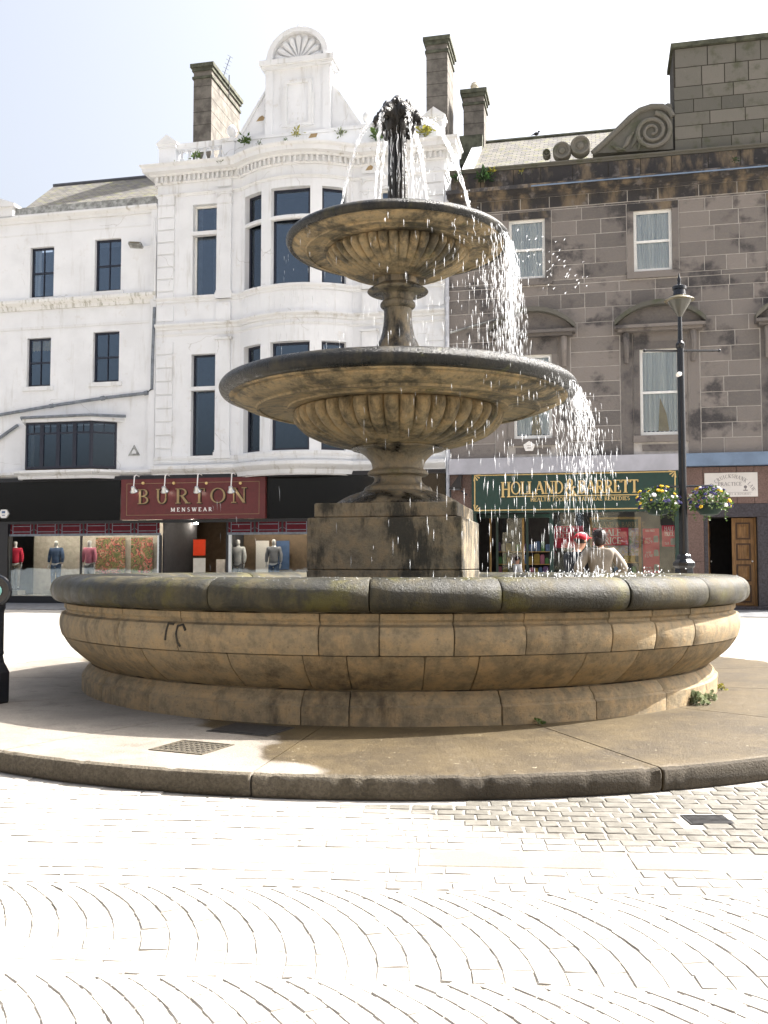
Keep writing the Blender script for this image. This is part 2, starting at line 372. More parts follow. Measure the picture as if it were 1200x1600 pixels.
# ------------------------------------------------------------------ geometry helpers
OFF = {}
def tag(o, label=None, cat=None, group=None, kind=None):
    if label: o['label'] = label
    if cat: o['category'] = cat
    if group: o['group'] = group
    if kind: o['kind'] = kind
    return o
def thing(name, label, cat, loc=(0, 0, 0), rotz=0., group=None, off=(0, 0, 0)):
    o = bpy.data.objects.new(name, None); COL.objects.link(o); o.empty_display_size = .2
    o.location = loc; o.rotation_euler = (0, 0, rotz); tag(o, label, cat, group)
    OFF[o.name] = Vector(off); return o
class MB:
    def __init__(s, xf=None): s.v = []; s.f = []; s.xf = xf
    def add(s, vs, fs):
        b = len(s.v)
        s.v += [tuple(s.xf(*p)) if s.xf else tuple(p) for p in vs]; s.f += [tuple(b + i for i in f) for f in fs]
    def box(s, x0, x1, y0, y1, z0, z1):
        s.add([(x0, y0, z0), (x1, y0, z0), (x1, y1, z0), (x0, y1, z0), (x0, y0, z1), (x1, y0, z1), (x1, y1, z1), (x0, y1, z1)],
              [(0, 3, 2, 1), (4, 5, 6, 7), (0, 1, 5, 4), (1, 2, 6, 5), (2, 3, 7, 6), (3, 0, 4, 7)]); return s
    def prism(s, pts, y0, y1):            # polygon in x,z, extruded along y
        n = len(pts)
        s.add([(p[0], y0, p[1]) for p in pts] + [(p[0], y1, p[1]) for p in pts],
              [tuple(range(n)), tuple(range(2 * n - 1, n - 1, -1))] + [(i, i + n, (i + 1) % n + n, (i + 1) % n) for i in range(n)]); return s
    def prismz(s, pts, z0, z1):           # polygon in x,y, extruded along z
        n = len(pts)
        s.add([(p[0], p[1], z0) for p in pts] + [(p[0], p[1], z1) for p in pts],
              [tuple(range(n - 1, -1, -1)), tuple(range(n, 2 * n))] + [(i, (i + 1) % n, (i + 1) % n + n, i + n) for i in range(n)]); return s
    def lathe(s, prof, n=48, c=(0, 0), rmod=None, cap=True):
        vs = []
        for r, z in prof:
            for k in range(n):
                a = 2 * pi * k / n; rr = r if rmod is None else rmod(r, z, a)
                vs.append((c[0] + rr * cos(a), c[1] + rr * sin(a), z))
        fs = []
        for i in range(len(prof) - 1):
            for k in range(n):
                fs.append((i * n + k, i * n + (k + 1) % n, (i + 1) * n + (k + 1) % n, (i + 1) * n + k))
        if cap:
            fs.append(tuple(range(n - 1, -1, -1))); m = (len(prof) - 1) * n; fs.append(tuple(range(m, m + n)))
        s.add(vs, fs); return s
    def sector(s, prof, a0, a1, n, ch=.008):   # closed profile turned through an angle, ends chamfered
        cr = sum(p[0] for p in prof) / len(prof); cz = sum(p[1] for p in prof) / len(prof)
        angs = [a0 + (a1 - a0) * k / n for k in range(n + 1)]; da = ch / cr * 1.2
        rings = [(angs[0], ch), (angs[0] + da, 0)] + [(a, 0) for a in angs[1:-1]] + [(angs[-1] - da, 0), (angs[-1], ch)]
        vs = []; m = len(prof)
        for a, c in rings:
            for r, z in prof:
                d = hypot(r - cr, z - cz) or 1; k = max(0, 1 - c / d)
                rr = cr + (r - cr) * k; zz = cz + (z - cz) * k
                vs.append((rr * cos(a), rr * sin(a), zz))
        fs = []
        for i in range(len(rings) - 1):
            for j in range(m): fs.append((i * m + j, i * m + (j + 1) % m, (i + 1) * m + (j + 1) % m, (i + 1) * m + j))
        fs.append(tuple(range(m - 1, -1, -1))); b = (len(rings) - 1) * m; fs.append(tuple(range(b, b + m)))
        s.add(vs, fs); return s
    def tube(s, path, rad, n=8, cap=True):
        path = [Vector(p) for p in path]; rads = rad if isinstance(rad, (list, tuple)) else [rad] * len(path)
        vs = []; up0 = None
        for i, p in enumerate(path):
            d = (path[min(i + 1, len(path) - 1)] - path[max(i - 1, 0)]).normalized()
            if up0 is None or abs(d.dot(up0)) > .95: up0 = Vector((0, 0, 1)) if abs(d.z) < .9 else Vector((1, 0, 0))
            x = d.cross(up0).normalized(); y = x.cross(d).normalized(); up0 = y
            for k in range(n):
                a = 2 * pi * k / n; q = p + (x * cos(a) + y * sin(a)) * rads[i]; vs.append(tuple(q))
        fs = []
        for i in range(len(path) - 1):
            for k in range(n): fs.append((i * n + k, i * n + (k + 1) % n, (i + 1) * n + (k + 1) % n, (i + 1) * n + k))
        if cap: fs.append(tuple(range(n - 1, -1, -1))); b = (len(path) - 1) * n; fs.append(tuple(range(b, b + n)))
        s.add(vs, fs); return s
    def sweep(s, path, prof, closed_prof=True):   # path in (x,y) left to right; profile (outward, z); outward is to the right of travel
        n = len(path); m = len(prof); vs = []
        for i in range(n):
            p = Vector(path[i]); a = Vector(path[max(i - 1, 0)]); b = Vector(path[min(i + 1, n - 1)])
            d1 = (p - a).normalized() if i > 0 else (b - p).normalized(); d2 = (b - p).normalized() if i < n - 1 else d1
            n1 = Vector((d1.y, -d1.x)); n2 = Vector((d2.y, -d2.x)); nn = (n1 + n2)
            nn = nn / max(.25, (1 + n1.dot(n2)))
            for o, z in prof: q = p + nn * o; vs.append((q.x, q.y, z))
        fs = []
        for i in range(n - 1):
            for j in range(m if closed_prof else m - 1): fs.append((i * m + j, (i + 1) * m + j, (i + 1) * m + (j + 1) % m, i * m + (j + 1) % m))
        if closed_prof: fs.append(tuple(range(m))); b = (n - 1) * m; fs.append(tuple(range(b + m - 1, b - 1, -1)))
        s.add(vs, fs); return s
    def ball(s, c, r, n=10, m=6, sc=(1, 1, 1), rot=None):
        vs = []; fs = []
        R = rot or Matrix.Identity(3)
        for i in range(m + 1):
            t = pi * i / m
            for k in range(n):
                a = 2 * pi * k / n
                q = R @ Vector((r * sc[0] * sin(t) * cos(a), r * sc[1] * sin(t) * sin(a), r * sc[2] * cos(t)))
                vs.append((c[0] + q.x, c[1] + q.y, c[2] + q.z))
        for i in range(m):
            for k in range(n): fs.append((i * n + k, (i + 1) * n + k, (i + 1) * n + (k + 1) % n, i * n + (k + 1) % n))
        s.add(vs, fs); return s
    def leaf(s, c, size, out=None, asp=.45):
        d = out or Vector((random.gauss(0, 1), random.gauss(0, 1), random.gauss(.3, .8)))
        d = Vector(d).normalized(); x = d.cross(Vector((random.gauss(0, 1), random.gauss(0, 1), random.gauss(0, 1)))).normalized()
        c = Vector(c); e = d * size; w_ = x * size * asp; h = d.cross(x) * size * .15
        s.add([c, c + e * .5 + w_ + h, c + e, c + e * .5 - w_ + h], [(0, 1, 2), (0, 2, 3)])
    def build(s, name, mat, parent=None, smooth=False, kind=None, label=None, ang=35):
        me = bpy.data.meshes.new(name)
        off = OFF.get(parent.name) if parent else None
        vv = s.v if off is None or off.length == 0 else [(a - off.x, b - off.y, c - off.z) for a, b, c in s.v]
        me.from_pydata(vv, [], s.f); me.validate(); me.update()
        bm = bmesh.new(); bm.from_mesh(me); bmesh.ops.recalc_face_normals(bm, faces=bm.faces)
        if smooth:
            for f in bm.faces: f.smooth = True
            for e in bm.edges:
                if len(e.link_faces) == 2 and e.calc_face_angle(0) > radians(ang): e.smooth = False
        bm.to_mesh(me); bm.free()
        me.materials.append(MATS[mat])
        o = bpy.data.objects.new(name, me); COL.objects.link(o)
        if parent: o.parent = parent; OFF[o.name] = OFF.get(parent.name, Vector((0, 0, 0)))
        return tag(o, label, None, None, kind)
def place(src_me, name, loc, rot=(0, 0, 0), scale=(1, 1, 1), parent=None, kind=None):
    o = bpy.data.objects.new(name, src_me); COL.objects.link(o)
    if parent:
        o.parent = parent; loc = Vector(loc) - OFF.get(parent.name, Vector((0, 0, 0))); OFF[o.name] = Vector((0, 0, 0))
    o.location = loc; o.rotation_euler = rot; o.scale = scale
    if kind: o['kind'] = kind
    return o
def solo(mb, name, mat, label, cat, group=None, smooth=False, loc=(0, 0, 0), kind=None):
    o = mb.build(name, mat, None, smooth); o.location = loc
    return tag(o, label, cat, group, kind)

# camera model, used only to measure positions off the photograph
def ray(px, py):
    a = (px - 600) / F; v = (800 - py) / F
    return Vector((a, CT - v * ST, ST + v * CT))
def at_y(px, py, Y):
    d = ray(px, py); k = Y / d.y; return Vector((d.x * k, Y, CZ + d.z * k))
def at_z(px, py, z):
    d = ray(px, py); k = (z - CZ) / d.z; return Vector((d.x * k, d.y * k, z))
# street frontage line: u runs to the right along it, d into the buildings
FA = atan(.2217); FO = Vector((2.14, 32.1)); FU = Vector((cos(FA), -sin(FA))); FN = Vector((sin(FA), cos(FA)))
def fw(u, d=0., z=0.):
    p = FO + FU * u + FN * d; return Vector((p.x, p.y, z))
def fp(px, py, d=0.):
    r = ray(px, py); o = FO + FN * d
    k = (o.x * FN.x + o.y * FN.y) / (r.x * FN.x + r.y * FN.y)
    q = Vector((r.x * k, r.y * k)) - o
    return q.x * FU.x + q.y * FU.y, CZ + r.z * k
def fu(px, py=800, d=0.): return fp(px, py, d)[0]
def fz(px, py, d=0.): return fp(px, py, d)[1]
def fthing(name, label, cat, u, d=0., z=0., group=None):
    return thing(name, label, cat, fw(u, d, z), -FA, group, off=(u, d, z))

# ------------------------------------------------------------------ serif lettering cut as flat shapes
def _st(x): return [('l', x, 0, x, 1)]
GL = {
 'A': (.78, [('l', .06, 0, .39, 1, 't'), ('l', .39, 1, .74, 0, 'T'), ('h', .2, .6, .36)], [(.06, 0), (.74, 0)]),
 'B': (.66, [('l', .14, 0, .14, 1), ('a', .3, .755, .24, .22, -90, 90), ('a', .3, .265, .29, .24, -90, 90), ('h', .14, .3, .975), ('h', .14, .3, .52), ('h', .14, .3, .025)], [(.14, 0), (.14, 1)]),
 'C': (.76, [('a', .42, .5, .34, .475, 42, 318)], []),
 'D': (.80, [('l', .14, 0, .14, 1), ('a', .3, .5, .40, .475, -90, 90), ('h', .14, .3, .975), ('h', .14, .3, .025)], [(.14, 0), (.14, 1)]),
 'E': (.62, [('l', .14, 0, .14, 1), ('h', .14, .56, .97), ('h', .14, .46, .52), ('h', .14, .58, .03), ('l', .56, .8, .56, 1, 't'), ('l', .58, 0, .58, .2, 't')], [(.14, 0), (.14, 1)]),
 'F': (.58, [('l', .14, 0, .14, 1), ('h', .14, .54, .97), ('h', .14, .44, .52), ('l', .54, .8, .54, 1, 't')], [(.14, 0), (.14, 1)]),
 'G': (.80, [('a', .42, .5, .34, .475, 42, 330), ('l', .70, .05, .70, .42)], [(.70, .42)]),
 'H': (.84, [('l', .16, 0, .16, 1), ('l', .68, 0, .68, 1), ('h', .16, .68, .52)], [(.16, 0), (.16, 1), (.68, 0), (.68, 1)]),
 'I': (.34, [('l', .17, 0, .17, 1)], [(.17, 0), (.17, 1)]),
 'K': (.78, [('l', .16, 0, .16, 1), ('l', .18, .42, .64, 1, 't'), ('l', .34, .58, .7, 0, 'T')], [(.16, 0), (.16, 1), (.64, 1), (.7, 0)]),
 'L': (.60, [('l', .14, 0, .14, 1), ('h', .14, .56, .03), ('l', .56, 0, .56, .22, 't')], [(.14, 0), (.14, 1)]),
 'M': (1.0, [('l', .14, 0, .14, 1, 't'), ('l', .14, 1, .5, .1, 'T'), ('l', .5, .1, .84, 1, 't'), ('l', .84, 0, .84, 1)], [(.14, 0), (.14, 1), (.84, 0), (.84, 1)]),
 'N': (.86, [('l', .14, 0, .14, 1, 't'), ('l', .14, 1, .72, 0, 'T'), ('l', .72, 0, .72, 1, 't')], [(.14, 0), (.14, 1), (.72, 1)]),
 'O': (.84, [('a', .42, .5, .36, .475, 0, 360)], []),
 'P': (.64, [('l', .14, 0, .14, 1), ('a', .3, .73, .28, .245, -90, 90), ('h', .14, .3, .975), ('h', .14, .3, .485)], [(.14, 0), (.14, 1)]),
 'R': (.74, [('l', .14, 0, .14, 1), ('a', .3, .745, .26, .23, -90, 90), ('h', .14, .3, .975), ('h', .14, .34, .515), ('l', .34, .52, .66, 0, 'T')], [(.14, 0), (.14, 1), (.68, 0)]),
 'S': (.58, [('a', .29, .745, .2, .23, 30, 270), ('a', .29, .265, .22, .24, -150, 90)], []),
 'T': (.72, [('l', .36, 0, .36, 1), ('h', .04, .68, .97), ('l', .05, .8, .05, 1, 't'), ('l', .67, .8, .67, 1, 't')], [(.36, 0)]),
 'U': (.82, [('l', .16, .36, .16, 1), ('a', .42, .36, .26, .335, 180, 360), ('l', .68, .36, .68, 1, 't')], [(.16, 1), (.68, 1)]),
 'W': (1.1, [('l', .08, 1, .34, 0, 'T'), ('l', .34, 0, .55, .95, 't'), ('l', .55, .95, .8, 0, 'T'), ('l', .8, 0, 1.02, 1, 't')], [(.08, 1), (.55, 1), (1.02, 1)]),
 '&': (.90, [('a', .38, .77, .17, .205, 0, 360), ('a', .36, .27, .28, .245, 60, 350), ('l', .26, .66, .82, 0, 'T'), ('a', .70, .36, .13, .16, 90, 250), ('h', .62, .84, .5)], []),
 '.': (.24, [('a', .12, .06, .05, .05, 0, 360)], []), ' ': (.38, [], []),
 '0': (.6, [('a', .3, .5, .22, .475, 0, 360)], []), '1': (.4, [('l', .2, 0, .2, 1)], [(.2, 0)]),
 '2': (.6, [('a', .3, .72, .2, .25, -10, 170), ('l', .46, .62, .1, .04, 't'), ('h', .1, .54, .04)], []),
 '4': (.6, [('l', .42, 0, .42, 1), ('l', .42, 1, .06, .3, 't'), ('h', .06, .56, .28)], []),
 '5': (.6, [('a', .28, .31, .24, .285, -150, 110), ('l', .16, .5, .16, .97, 't'), ('h', .16, .5, .96)], []),
 '6': (.6, [('a', .3, .3, .22, .275, 0, 360), ('a', .42, .45, .34, .52, 100, 195)], []),
 '7': (.56, [('h', .06, .52, .96), ('l', .52, .96, .2, 0, 'T')], []),
 '9': (.6, [('a', .3, .7, .22, .275, 0, 360), ('a', .18, .55, .34, .52, -80, 15)], []),
 '£': (.62, [('a', .36, .74, .18, .23, 10, 180), ('l', .18, .74, .18, .04), ('h', .06, .42, .46), ('h', .06, .56, .03)], []),
}
def glyph_polys(ch, T=.155, t=.055, serif=.055):
    adv, strokes, serifs = GL[ch]; out = []
    for s_ in strokes:
        if s_[0] == 'l':
            x0, y0, x1, y1 = s_[1:5]; wd = {'t': t * 1.15, 'T': T}.get(s_[5] if len(s_) > 5 else 'T')
            if abs(x1 - x0) > .01: hw = wd / 2 * hypot(x1 - x0, y1 - y0) / abs(y1 - y0)
            else: hw = wd / 2
            out.append([(x0 - hw, y0), (x0 + hw, y0), (x1 + hw, y1), (x1 - hw, y1)])
        elif s_[0] == 'h':
            x0, x1, y = s_[1:4]; out.append([(x0, y - t / 2), (x1, y - t / 2), (x1, y + t / 2), (x0, y + t / 2)])
        else:
            cx, cy, rx, ry, a0, a1 = s_[1:]; n = max(6, int(abs(a1 - a0) / 18))
            for k in range(n):
                q = []
                for a, sg in ((a0 + (a1 - a0) * k / n, 1), (a0 + (a1 - a0) * (k + 1) / n, 1), (a0 + (a1 - a0) * (k + 1) / n, -1), (a0 + (a1 - a0) * k / n, -1)):
                    r_ = radians(a); wd = (t + (T - t) * abs(cos(r_)) ** 1.4) / 2
                    q.append((cx + (rx + sg * wd * .8) * cos(r_), cy + (ry + sg * wd * (1 if abs(sin(r_)) > .3 else .3)) * sin(r_)))
                out.append(q)
    for x, y in serifs:
        y0, y1 = (0, serif) if y < .01 else ((1 - serif, 1) if y > .99 else (y - serif, y)); hw = T / 2 + .075
        out.append([(x - hw, y0), (x + hw, y0), (x + hw, y1), (x - hw, y1)])
    return adv, out
def text_width(txt, h, sp=.05, wf=1.): return sum((GL[c][0] + sp) * h * wf for c in txt) - sp * h * wf
def text(parent, txt, x, z, h, y, mat, sp=.05, wf=1., name='lettering', each=False, depth=.02, T=.155, t=.055, dx=0, dz=0, serif=.055, fn=None):
    mb = MB(); objs = []
    k = 0
    for c in txt:
        if each: mb = MB()
        adv, polys = glyph_polys(c, T, t, serif)
        for q in polys:
            pts = [(x + dx + p[0] * h * wf, z + dz + p[1] * h) for p in q]
            if fn: pts = [fn(*p) for p in pts]
            mb.prism(pts, y - depth + .0004 * (k % 5), y); k += 1
        if each and mb.v: objs.append(mb.build(name, mat, parent))
        x += (adv + sp) * h * wf
    if not each and mb.v: objs.append(mb.build(name, mat, parent))
    return objs

# ------------------------------------------------------------------ ground
gm = MB(); gm.add([(-400, -300, -.022), (400, -300, -.022), (400, 500, -.022), (-400, 500, -.022)], [(0, 1, 2, 3)])
ground = tag(gm.build('ground', 'square_setts'), kind='structure')

FX, FD = .155, 10.6; PR = 5.02; PZ = .135
# near paving: bedding sheet, then every sett a stone of its own
BO = Vector((0, 4.53)); BA = radians(-3.4)
def pq(p, q): return Vector((BO.x + p * cos(BA) - q * sin(BA), BO.y + p * sin(BA) + q * cos(BA)))
bm_ = MB(); bm_.add([(*pq(-5.5, -4.2), -.0062), (*pq(6, -4.2), -.0062), (*pq(6, 4), -.0062), (*pq(-5.5, 4), -.0062)], [(0, 1, 2, 3)])
paving = tag(bm_.build('cobbled_paving', 'paving_joint_grit'), kind='structure')
setts = []   # centre x,y, rotation, length, width
def in_plat(c, m=.0): return hypot(c.x - FX, c.y - FD) < PR + m
def straight_row(q, hgt, p0, p1):
    p = p0 + random.uniform(0, .1)
    while p < p1:
        L = random.uniform(.10, .155)
        c = pq(p + L / 2, q + hgt / 2 + random.uniform(-.004, .004))
        if not in_plat(c, .05): setts.append((c.x, c.y, BA + random.uniform(-.03, .03), L - .012, hgt - .011))
        p += L
q = .135
while q < 3.6:
    h_ = random.uniform(.098, .118); straight_row(q, h_, -5.2, 5.8); q += h_
q = -.135
for _ in range(3):
    h_ = random.uniform(.095, .112); q -= h_; straight_row(q, h_, -4.6, 5.0)
# segmental fans: arcs shifted along the band
q1 = q
R_ = 1.12; top = radians(52)
for strip in range(3):
    q0 = q1 - R_ * sin(top)
    k = -70
    while k < 75:
        pk = k * .104; n = 10; da = top / n
        for i in range(n):
            a0 = i * da; am = a0 + da / 2
            wd = .104 * cos(am)
            c = pq(pk - R_ + R_ * cos(am) + random.uniform(-.0025, .0025), q0 + R_ * sin(am) + random.uniform(-.003, .003))
            if -4.2 < c.x < 4.6: setts.append((c.x, c.y, BA + am + pi / 2 + random.uniform(-.03, .03), R_ * da - .005, wd - .0045))
        k += 1
    q1 = q0
# slab band
def slab_mesh(mb, L, W, b=.008, t=.03):
    x, y = L / 2, W / 2
    mb.add([(-x, -y, -t), (x, -y, -t), (x, y, -t), (-x, y, -t), (-x, -y, -b), (x, -y, -b), (x, y, -b), (-x, y, -b),
            (-x + b, -y + b, 0), (x - b, -y + b, 0), (x - b, y - b, 0), (-x + b, y - b, 0)],
           [(0, 1, 5, 4), (1, 2, 6, 5), (2, 3, 7, 6), (3, 0, 4, 7), (4, 5, 9, 8), (5, 6, 10, 9), (6, 7, 11, 10), (7, 4, 8, 11), (8, 9, 10, 11)])
sm = MB(); slab_mesh(sm, 1.0, .252); slab0 = sm.build('paving_slab', 'band_slab_stone', paving); 
p = -4.85
pj = (at_z(650, 1330, 0).x, at_z(972, 1330, 0).x)
first = True
p = pj[0] - 5 * (pj[1] - pj[0]); L = pj[1] - pj[0]
for k in range(11):
    c = pq(p + L / 2, 0); o = slab0 if k == 0 else place(slab0.data, 'paving_slab', (0, 0, 0), parent=paving)
    o.location = (c.x, c.y, random.uniform(-.002, .002)); o.rotation_euler = (0, 0, BA); o.scale = (L - .012, 1, 1); p += L
# sett variants: cushioned tops with uneven corners
variants = []
def sett_variant(seed):
    r = random.Random(seed); vs = []; 
    j = lambda s_: r.uniform(-s_, s_)
    base = [(-.5, -.5), (.5, -.5), (.5, .5), (-.5, .5)]
    lo = [(x + j(.01), y + j(.01), -.02) for x, y in base]
    mid = [(x + j(.03), y + j(.03), -.006 + j(.002)) for x, y in base]
    sh = [(x * .93 + j(.02), y * .93 + j(.02), -.0012 + j(.001)) for x, y in base]
    tp = [(x * .55 + j(.04), y * .55 + j(.04), .0 + j(.001)) for x, y in base]
    return lo + mid + sh + tp
FACES = [(i, (i + 1) % 4, (i + 1) % 4 + 4, i + 4) for i in range(4)] + [(i + 4, (i + 1) % 4 + 4, (i + 1) % 4 + 8, i + 8) for i in range(4)] + \
        [(i + 8, (i + 1) % 4 + 8, (i + 1) % 4 + 12, i + 12) for i in range(4)] + [(12, 13, 14, 15)]
for i in range(8):
    vv = sett_variant(100 + i); me = bpy.data.meshes.new('sett'); me.from_pydata(vv, [], FACES); me.update(); me.materials.append(MATS['granite_sett'])
    variants.append((me, vv))
def app(s_):
    x, y = s_[0], s_[1]
    if y < 2.86 or abs(x) > .4 * y - .02: return -y
    return 10000 / (y * y)
setts.sort(key=app, reverse=True)
COVER = at_z(1105, 1280, 0)
setts = [s_ for s_ in setts if not (abs(s_[0] - COVER.x) < .15 and abs(s_[1] - COVER.y) < .13)]
rest = MB()
for i, (x, y, a, L, W) in enumerate(setts):
    me, vv = variants[random.randrange(8)]; z = random.uniform(-.002, .002)
    if i < 300: place(me, 'sett', (x, y, z), (random.uniform(-.012, .012), random.uniform(-.012, .012), a), (L, W, 1), paving)
    else:
        ca, sa = cos(a), sin(a)
        rest.add([(x + ca * vx * L - sa * vy * W, y + sa * vx * L + ca * vy * W, z + vz) for vx, vy, vz in vv], FACES)
ro = rest.build('sett_field', 'granite_sett', paving, kind='stuff')
# small iron stopcock cover among the setts
cv = MB(); cv.box(-.115, .115, -.095, .095, -.03, .0)
for k in range(7): cv.box(-.105, .105, -.088 + k * .026, -.076 + k * .026, 0, .003)
solo(cv, 'access_cover', 'cast_iron_cover', 'small ribbed iron access cover set among the damp cobbles', 'cover', loc=(COVER.x, COVER.y, 0))

# round platform: kerbed slabs cut as sectors
plat = thing('platform', None, None, (FX, FD, 0)); plat['kind'] = 'structure'
edge = [radians(a) for a in (-100.7, -72.5)]
angs = [edge[0] + k * (edge[1] - edge[0]) for k in range(13)]
last = angs[-1] + (2 * pi - (angs[-1] - angs[0]))
angs.append(last)
pk_ = [(2.6, 0.0), (PR - .012, 0.0), (PR, .02), (PR + .006, PZ - .035), (PR - .006, PZ - .010), (PR - .035, PZ + .001), (PR - .12, PZ), (2.6, PZ)]
def rough_kerb(o, seed):
    rr = random.Random(seed)
    for v in o.data.vertices:
        r = hypot(v.co.x, v.co.y)
        if r > PR - .05 and v.co.z > .03:
            n = .7 * mnoise.noise(Vector((v.co.x * 4, v.co.y * 4, seed * .1))) + .7 * mnoise.noise(Vector((v.co.x * 13, v.co.y * 13, seed)))
            k = 1 - max(0, n) * .007; v.co.x *= k; v.co.y *= k; v.co.z -= max(0, n - .1) * .03
for i in range(13):
    a0, a1 = angs[i], angs[i + 1]; g = .0014
    m = MB(); m.sector(pk_[:], a0 + g, a1 - g, 90, .006)
    o = m.build('paving_slab', 'platform_concrete', plat, smooth=True, ang=30); rough_kerb(o, i)
    o.data.materials.append(MATS['kerb_face_stone'])
    for f in o.data.polygons:
        c = f.center
        if hypot(c.x, c.y) > PR - .062: f.material_index = 1
m = MB(); m.lathe([(2.7, 0), (PR - .03, 0), (PR - .03, PZ - .02), (2.7, PZ - .02)], 96, cap=False); m.build('bedding', 'mortar_dark', plat)
# drain grating and dark slab on the platform
def drain(px, py, w_, l_, rot):
    c = at_z(px, py, PZ); t = thing('drain_grating', 'slotted metal drain grating let into the pale platform slab', 'drain grating', (c.x, c.y, PZ), rot)
    f = MB(); f.box(-w_, w_, -l_, -l_ + .02, -.01, .006); f.box(-w_, w_, l_ - .02, l_, -.01, .006); f.box(-w_, -w_ + .02, -l_ + .02, l_ - .02, -.01, .006); f.box(w_ - .02, w_, -l_ + .02, l_ - .02, -.01, .006)
    f.build('frame', 'kerb_face_stone', t)
    n = 9
    for k in range(n):
        x = -w_ + .02 + (2 * w_ - .04) * (k + .5) / n
        b = MB()
        for j in range(6):
            y0 = -l_ + .025 + j * (2 * l_ - .05) / 6
            b.box(x - .011, x + .011, y0, y0 + (2 * l_ - .05) / 6 - .02, .001, .006)
        b.build('bar', 'kerb_face_stone', t)
    q_ = MB(); q_.box(-w_ + .02, w_ - .02, -l_ + .02, l_ - .02, .0005, .002); q_.build('sump', 'mortar_dark', t)
drain(300, 1168, .21, .19, radians(-24))
c = at_z(392, 1140, PZ); m = MB(); m.box(-.26, .26, -.2, .2, -.02, .004); m.box(-.23, .23, -.17, .17, .004, .007)
o = solo(m, 'access_cover', 'cast_iron_cover', 'dark rectangular metal cover in the shade at the foot of the basin', 'cover', loc=(c.x, c.y, PZ)); o.rotation_euler[2] = radians(-24)

# ------------------------------------------------------------------ fountain
ft = thing('fountain', 'three tiered sandstone fountain with wide round basin, fluted bowls and dark spout cluster', 'fountain', (FX, FD, 0))
def joints(front, step):
    """front: joint angles (degrees) read off the photograph; the rest of the ring is evenly cut"""
    a = sorted(front); n = max(1, round((360 - (a[-1] - a[0])) / step)); d = (360 - (a[-1] - a[0])) / n
    return [radians(x) for x in a] + [radians(a[-1] + d * k) for k in range(1, n + 1)]
def ang_at(px, r, z):
    best = None
    for k in range(-1799, 0):
        a = radians(k / 10.); X = FX + r * cos(a); Y = FD + r * sin(a); c = Y * CT + (z - CZ) * ST
        e = abs(600 + F * X / c - px)
        if best is None or e < best[0]: best = (e, k / 10.)
    return best[1]
def ringstones(prof, js, name, mat, seg=6, gap=.0011, ch=.005, jit=.005):
    for i in range(len(js) - 1):
        a0, a1 = js[i], js[i + 1]; m = MB(); dr = random.uniform(-jit, jit)
        m.sector([(r + dr, z) for r, z in prof], a0 + gap, a1 - gap, max(2, int((a1 - a0) / radians(3))), ch)
        o = m.build(name, mat, ft, smooth=True, ang=40)
def smoothp(pts, n=4):
    out = []
    P = [pts[0]] + list(pts) + [pts[-1]]
    for i in range(1, len(P) - 2):
        for k in range(n):
            t = k / n; a, b, c_, d = P[i - 1], P[i], P[i + 1], P[i + 2]
            out.append(tuple(.5 * ((2 * b[j]) + (-a[j] + c_[j]) * t + (2 * a[j] - 5 * b[j] + 4 * c_[j] - d[j]) * t * t + (-a[j] + 3 * b[j] - 3 * c_[j] + d[j]) * t ** 3) for j in (0, 1)))
    out.append(pts[-1]); return out
# plinth, two courses of wall stones, coping
base_p = [(2.9, PZ - .01), (3.31, PZ - .01), (3.31, .275), (3.285, .292), (3.285, .305), (3.265, .34), (3.235, .365), (3.225, .385), (2.9, .385)]
lower_p = smoothp([(3.20, .392), (3.235, .41), (3.33, .48), (3.43, .57), (3.50, .675)], 3) + [(2.95, .675), (2.95, .392)]
upper_p = smoothp([(3.503, .682), (3.525, .76), (3.528, .83), (3.51, .89)], 3) + [(3.47, .905), (3.465, .925), (3.485, .945), (3.485, .988), (2.95, .988), (2.95, .682)]
cop = smoothp([(3.30, 1.0), (3.51, 1.0), (3.59, 1.03), (3.618, 1.10), (3.605, 1.18), (3.54, 1.238), (3.42, 1.258), (3.25, 1.25), (3.12, 1.21), (3.06, 1.12), (3.08, 1.02)], 3) + [(3.12, 1.0)]
ringstones(base_p, joints([ang_at(p, 3.31, .22) for p in (232, 470, 545, 785, 932)], 15), 'plinth_stone', 'basin_sandstone')
ringstones(lower_p, joints([ang_at(p, 3.4, .55) for p in (148, 235, 365, 478, 545, 662, 745, 905, 985, 1060)], 11), 'wall_stone', 'basin_sandstone')
ringstones(upper_p, joints([ang_at(p, 3.52, .82) for p in (105, 185, 277, 497, 592, 710, 822, 957, 1025, 1085, 1135)], 11), 'wall_stone', 'basin_sandstone')
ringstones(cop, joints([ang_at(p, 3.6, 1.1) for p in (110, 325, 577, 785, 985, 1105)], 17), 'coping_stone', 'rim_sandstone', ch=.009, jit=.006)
m = MB(); m.lathe([(3.27, PZ), (3.27, .25), (3.2, .34), (3.19, .40), (3.30, .48), (3.40, .57), (3.465, .675), (3.49, .76), (3.48, .86), (3.45, .93), (3.45, 1.0), (3.5, 1.05), (3.3, 1.18), (3.1, 1.0), (2.9, .98), (2.85, .5)], 96, cap=False)
m.build('mortar_core', 'fountain_mortar', ft, smooth=True)
m = MB(); m.lathe([(2.86, .35), (2.86, .36)], 64); m.build('basin_floor', 'pedestal_stone', ft)
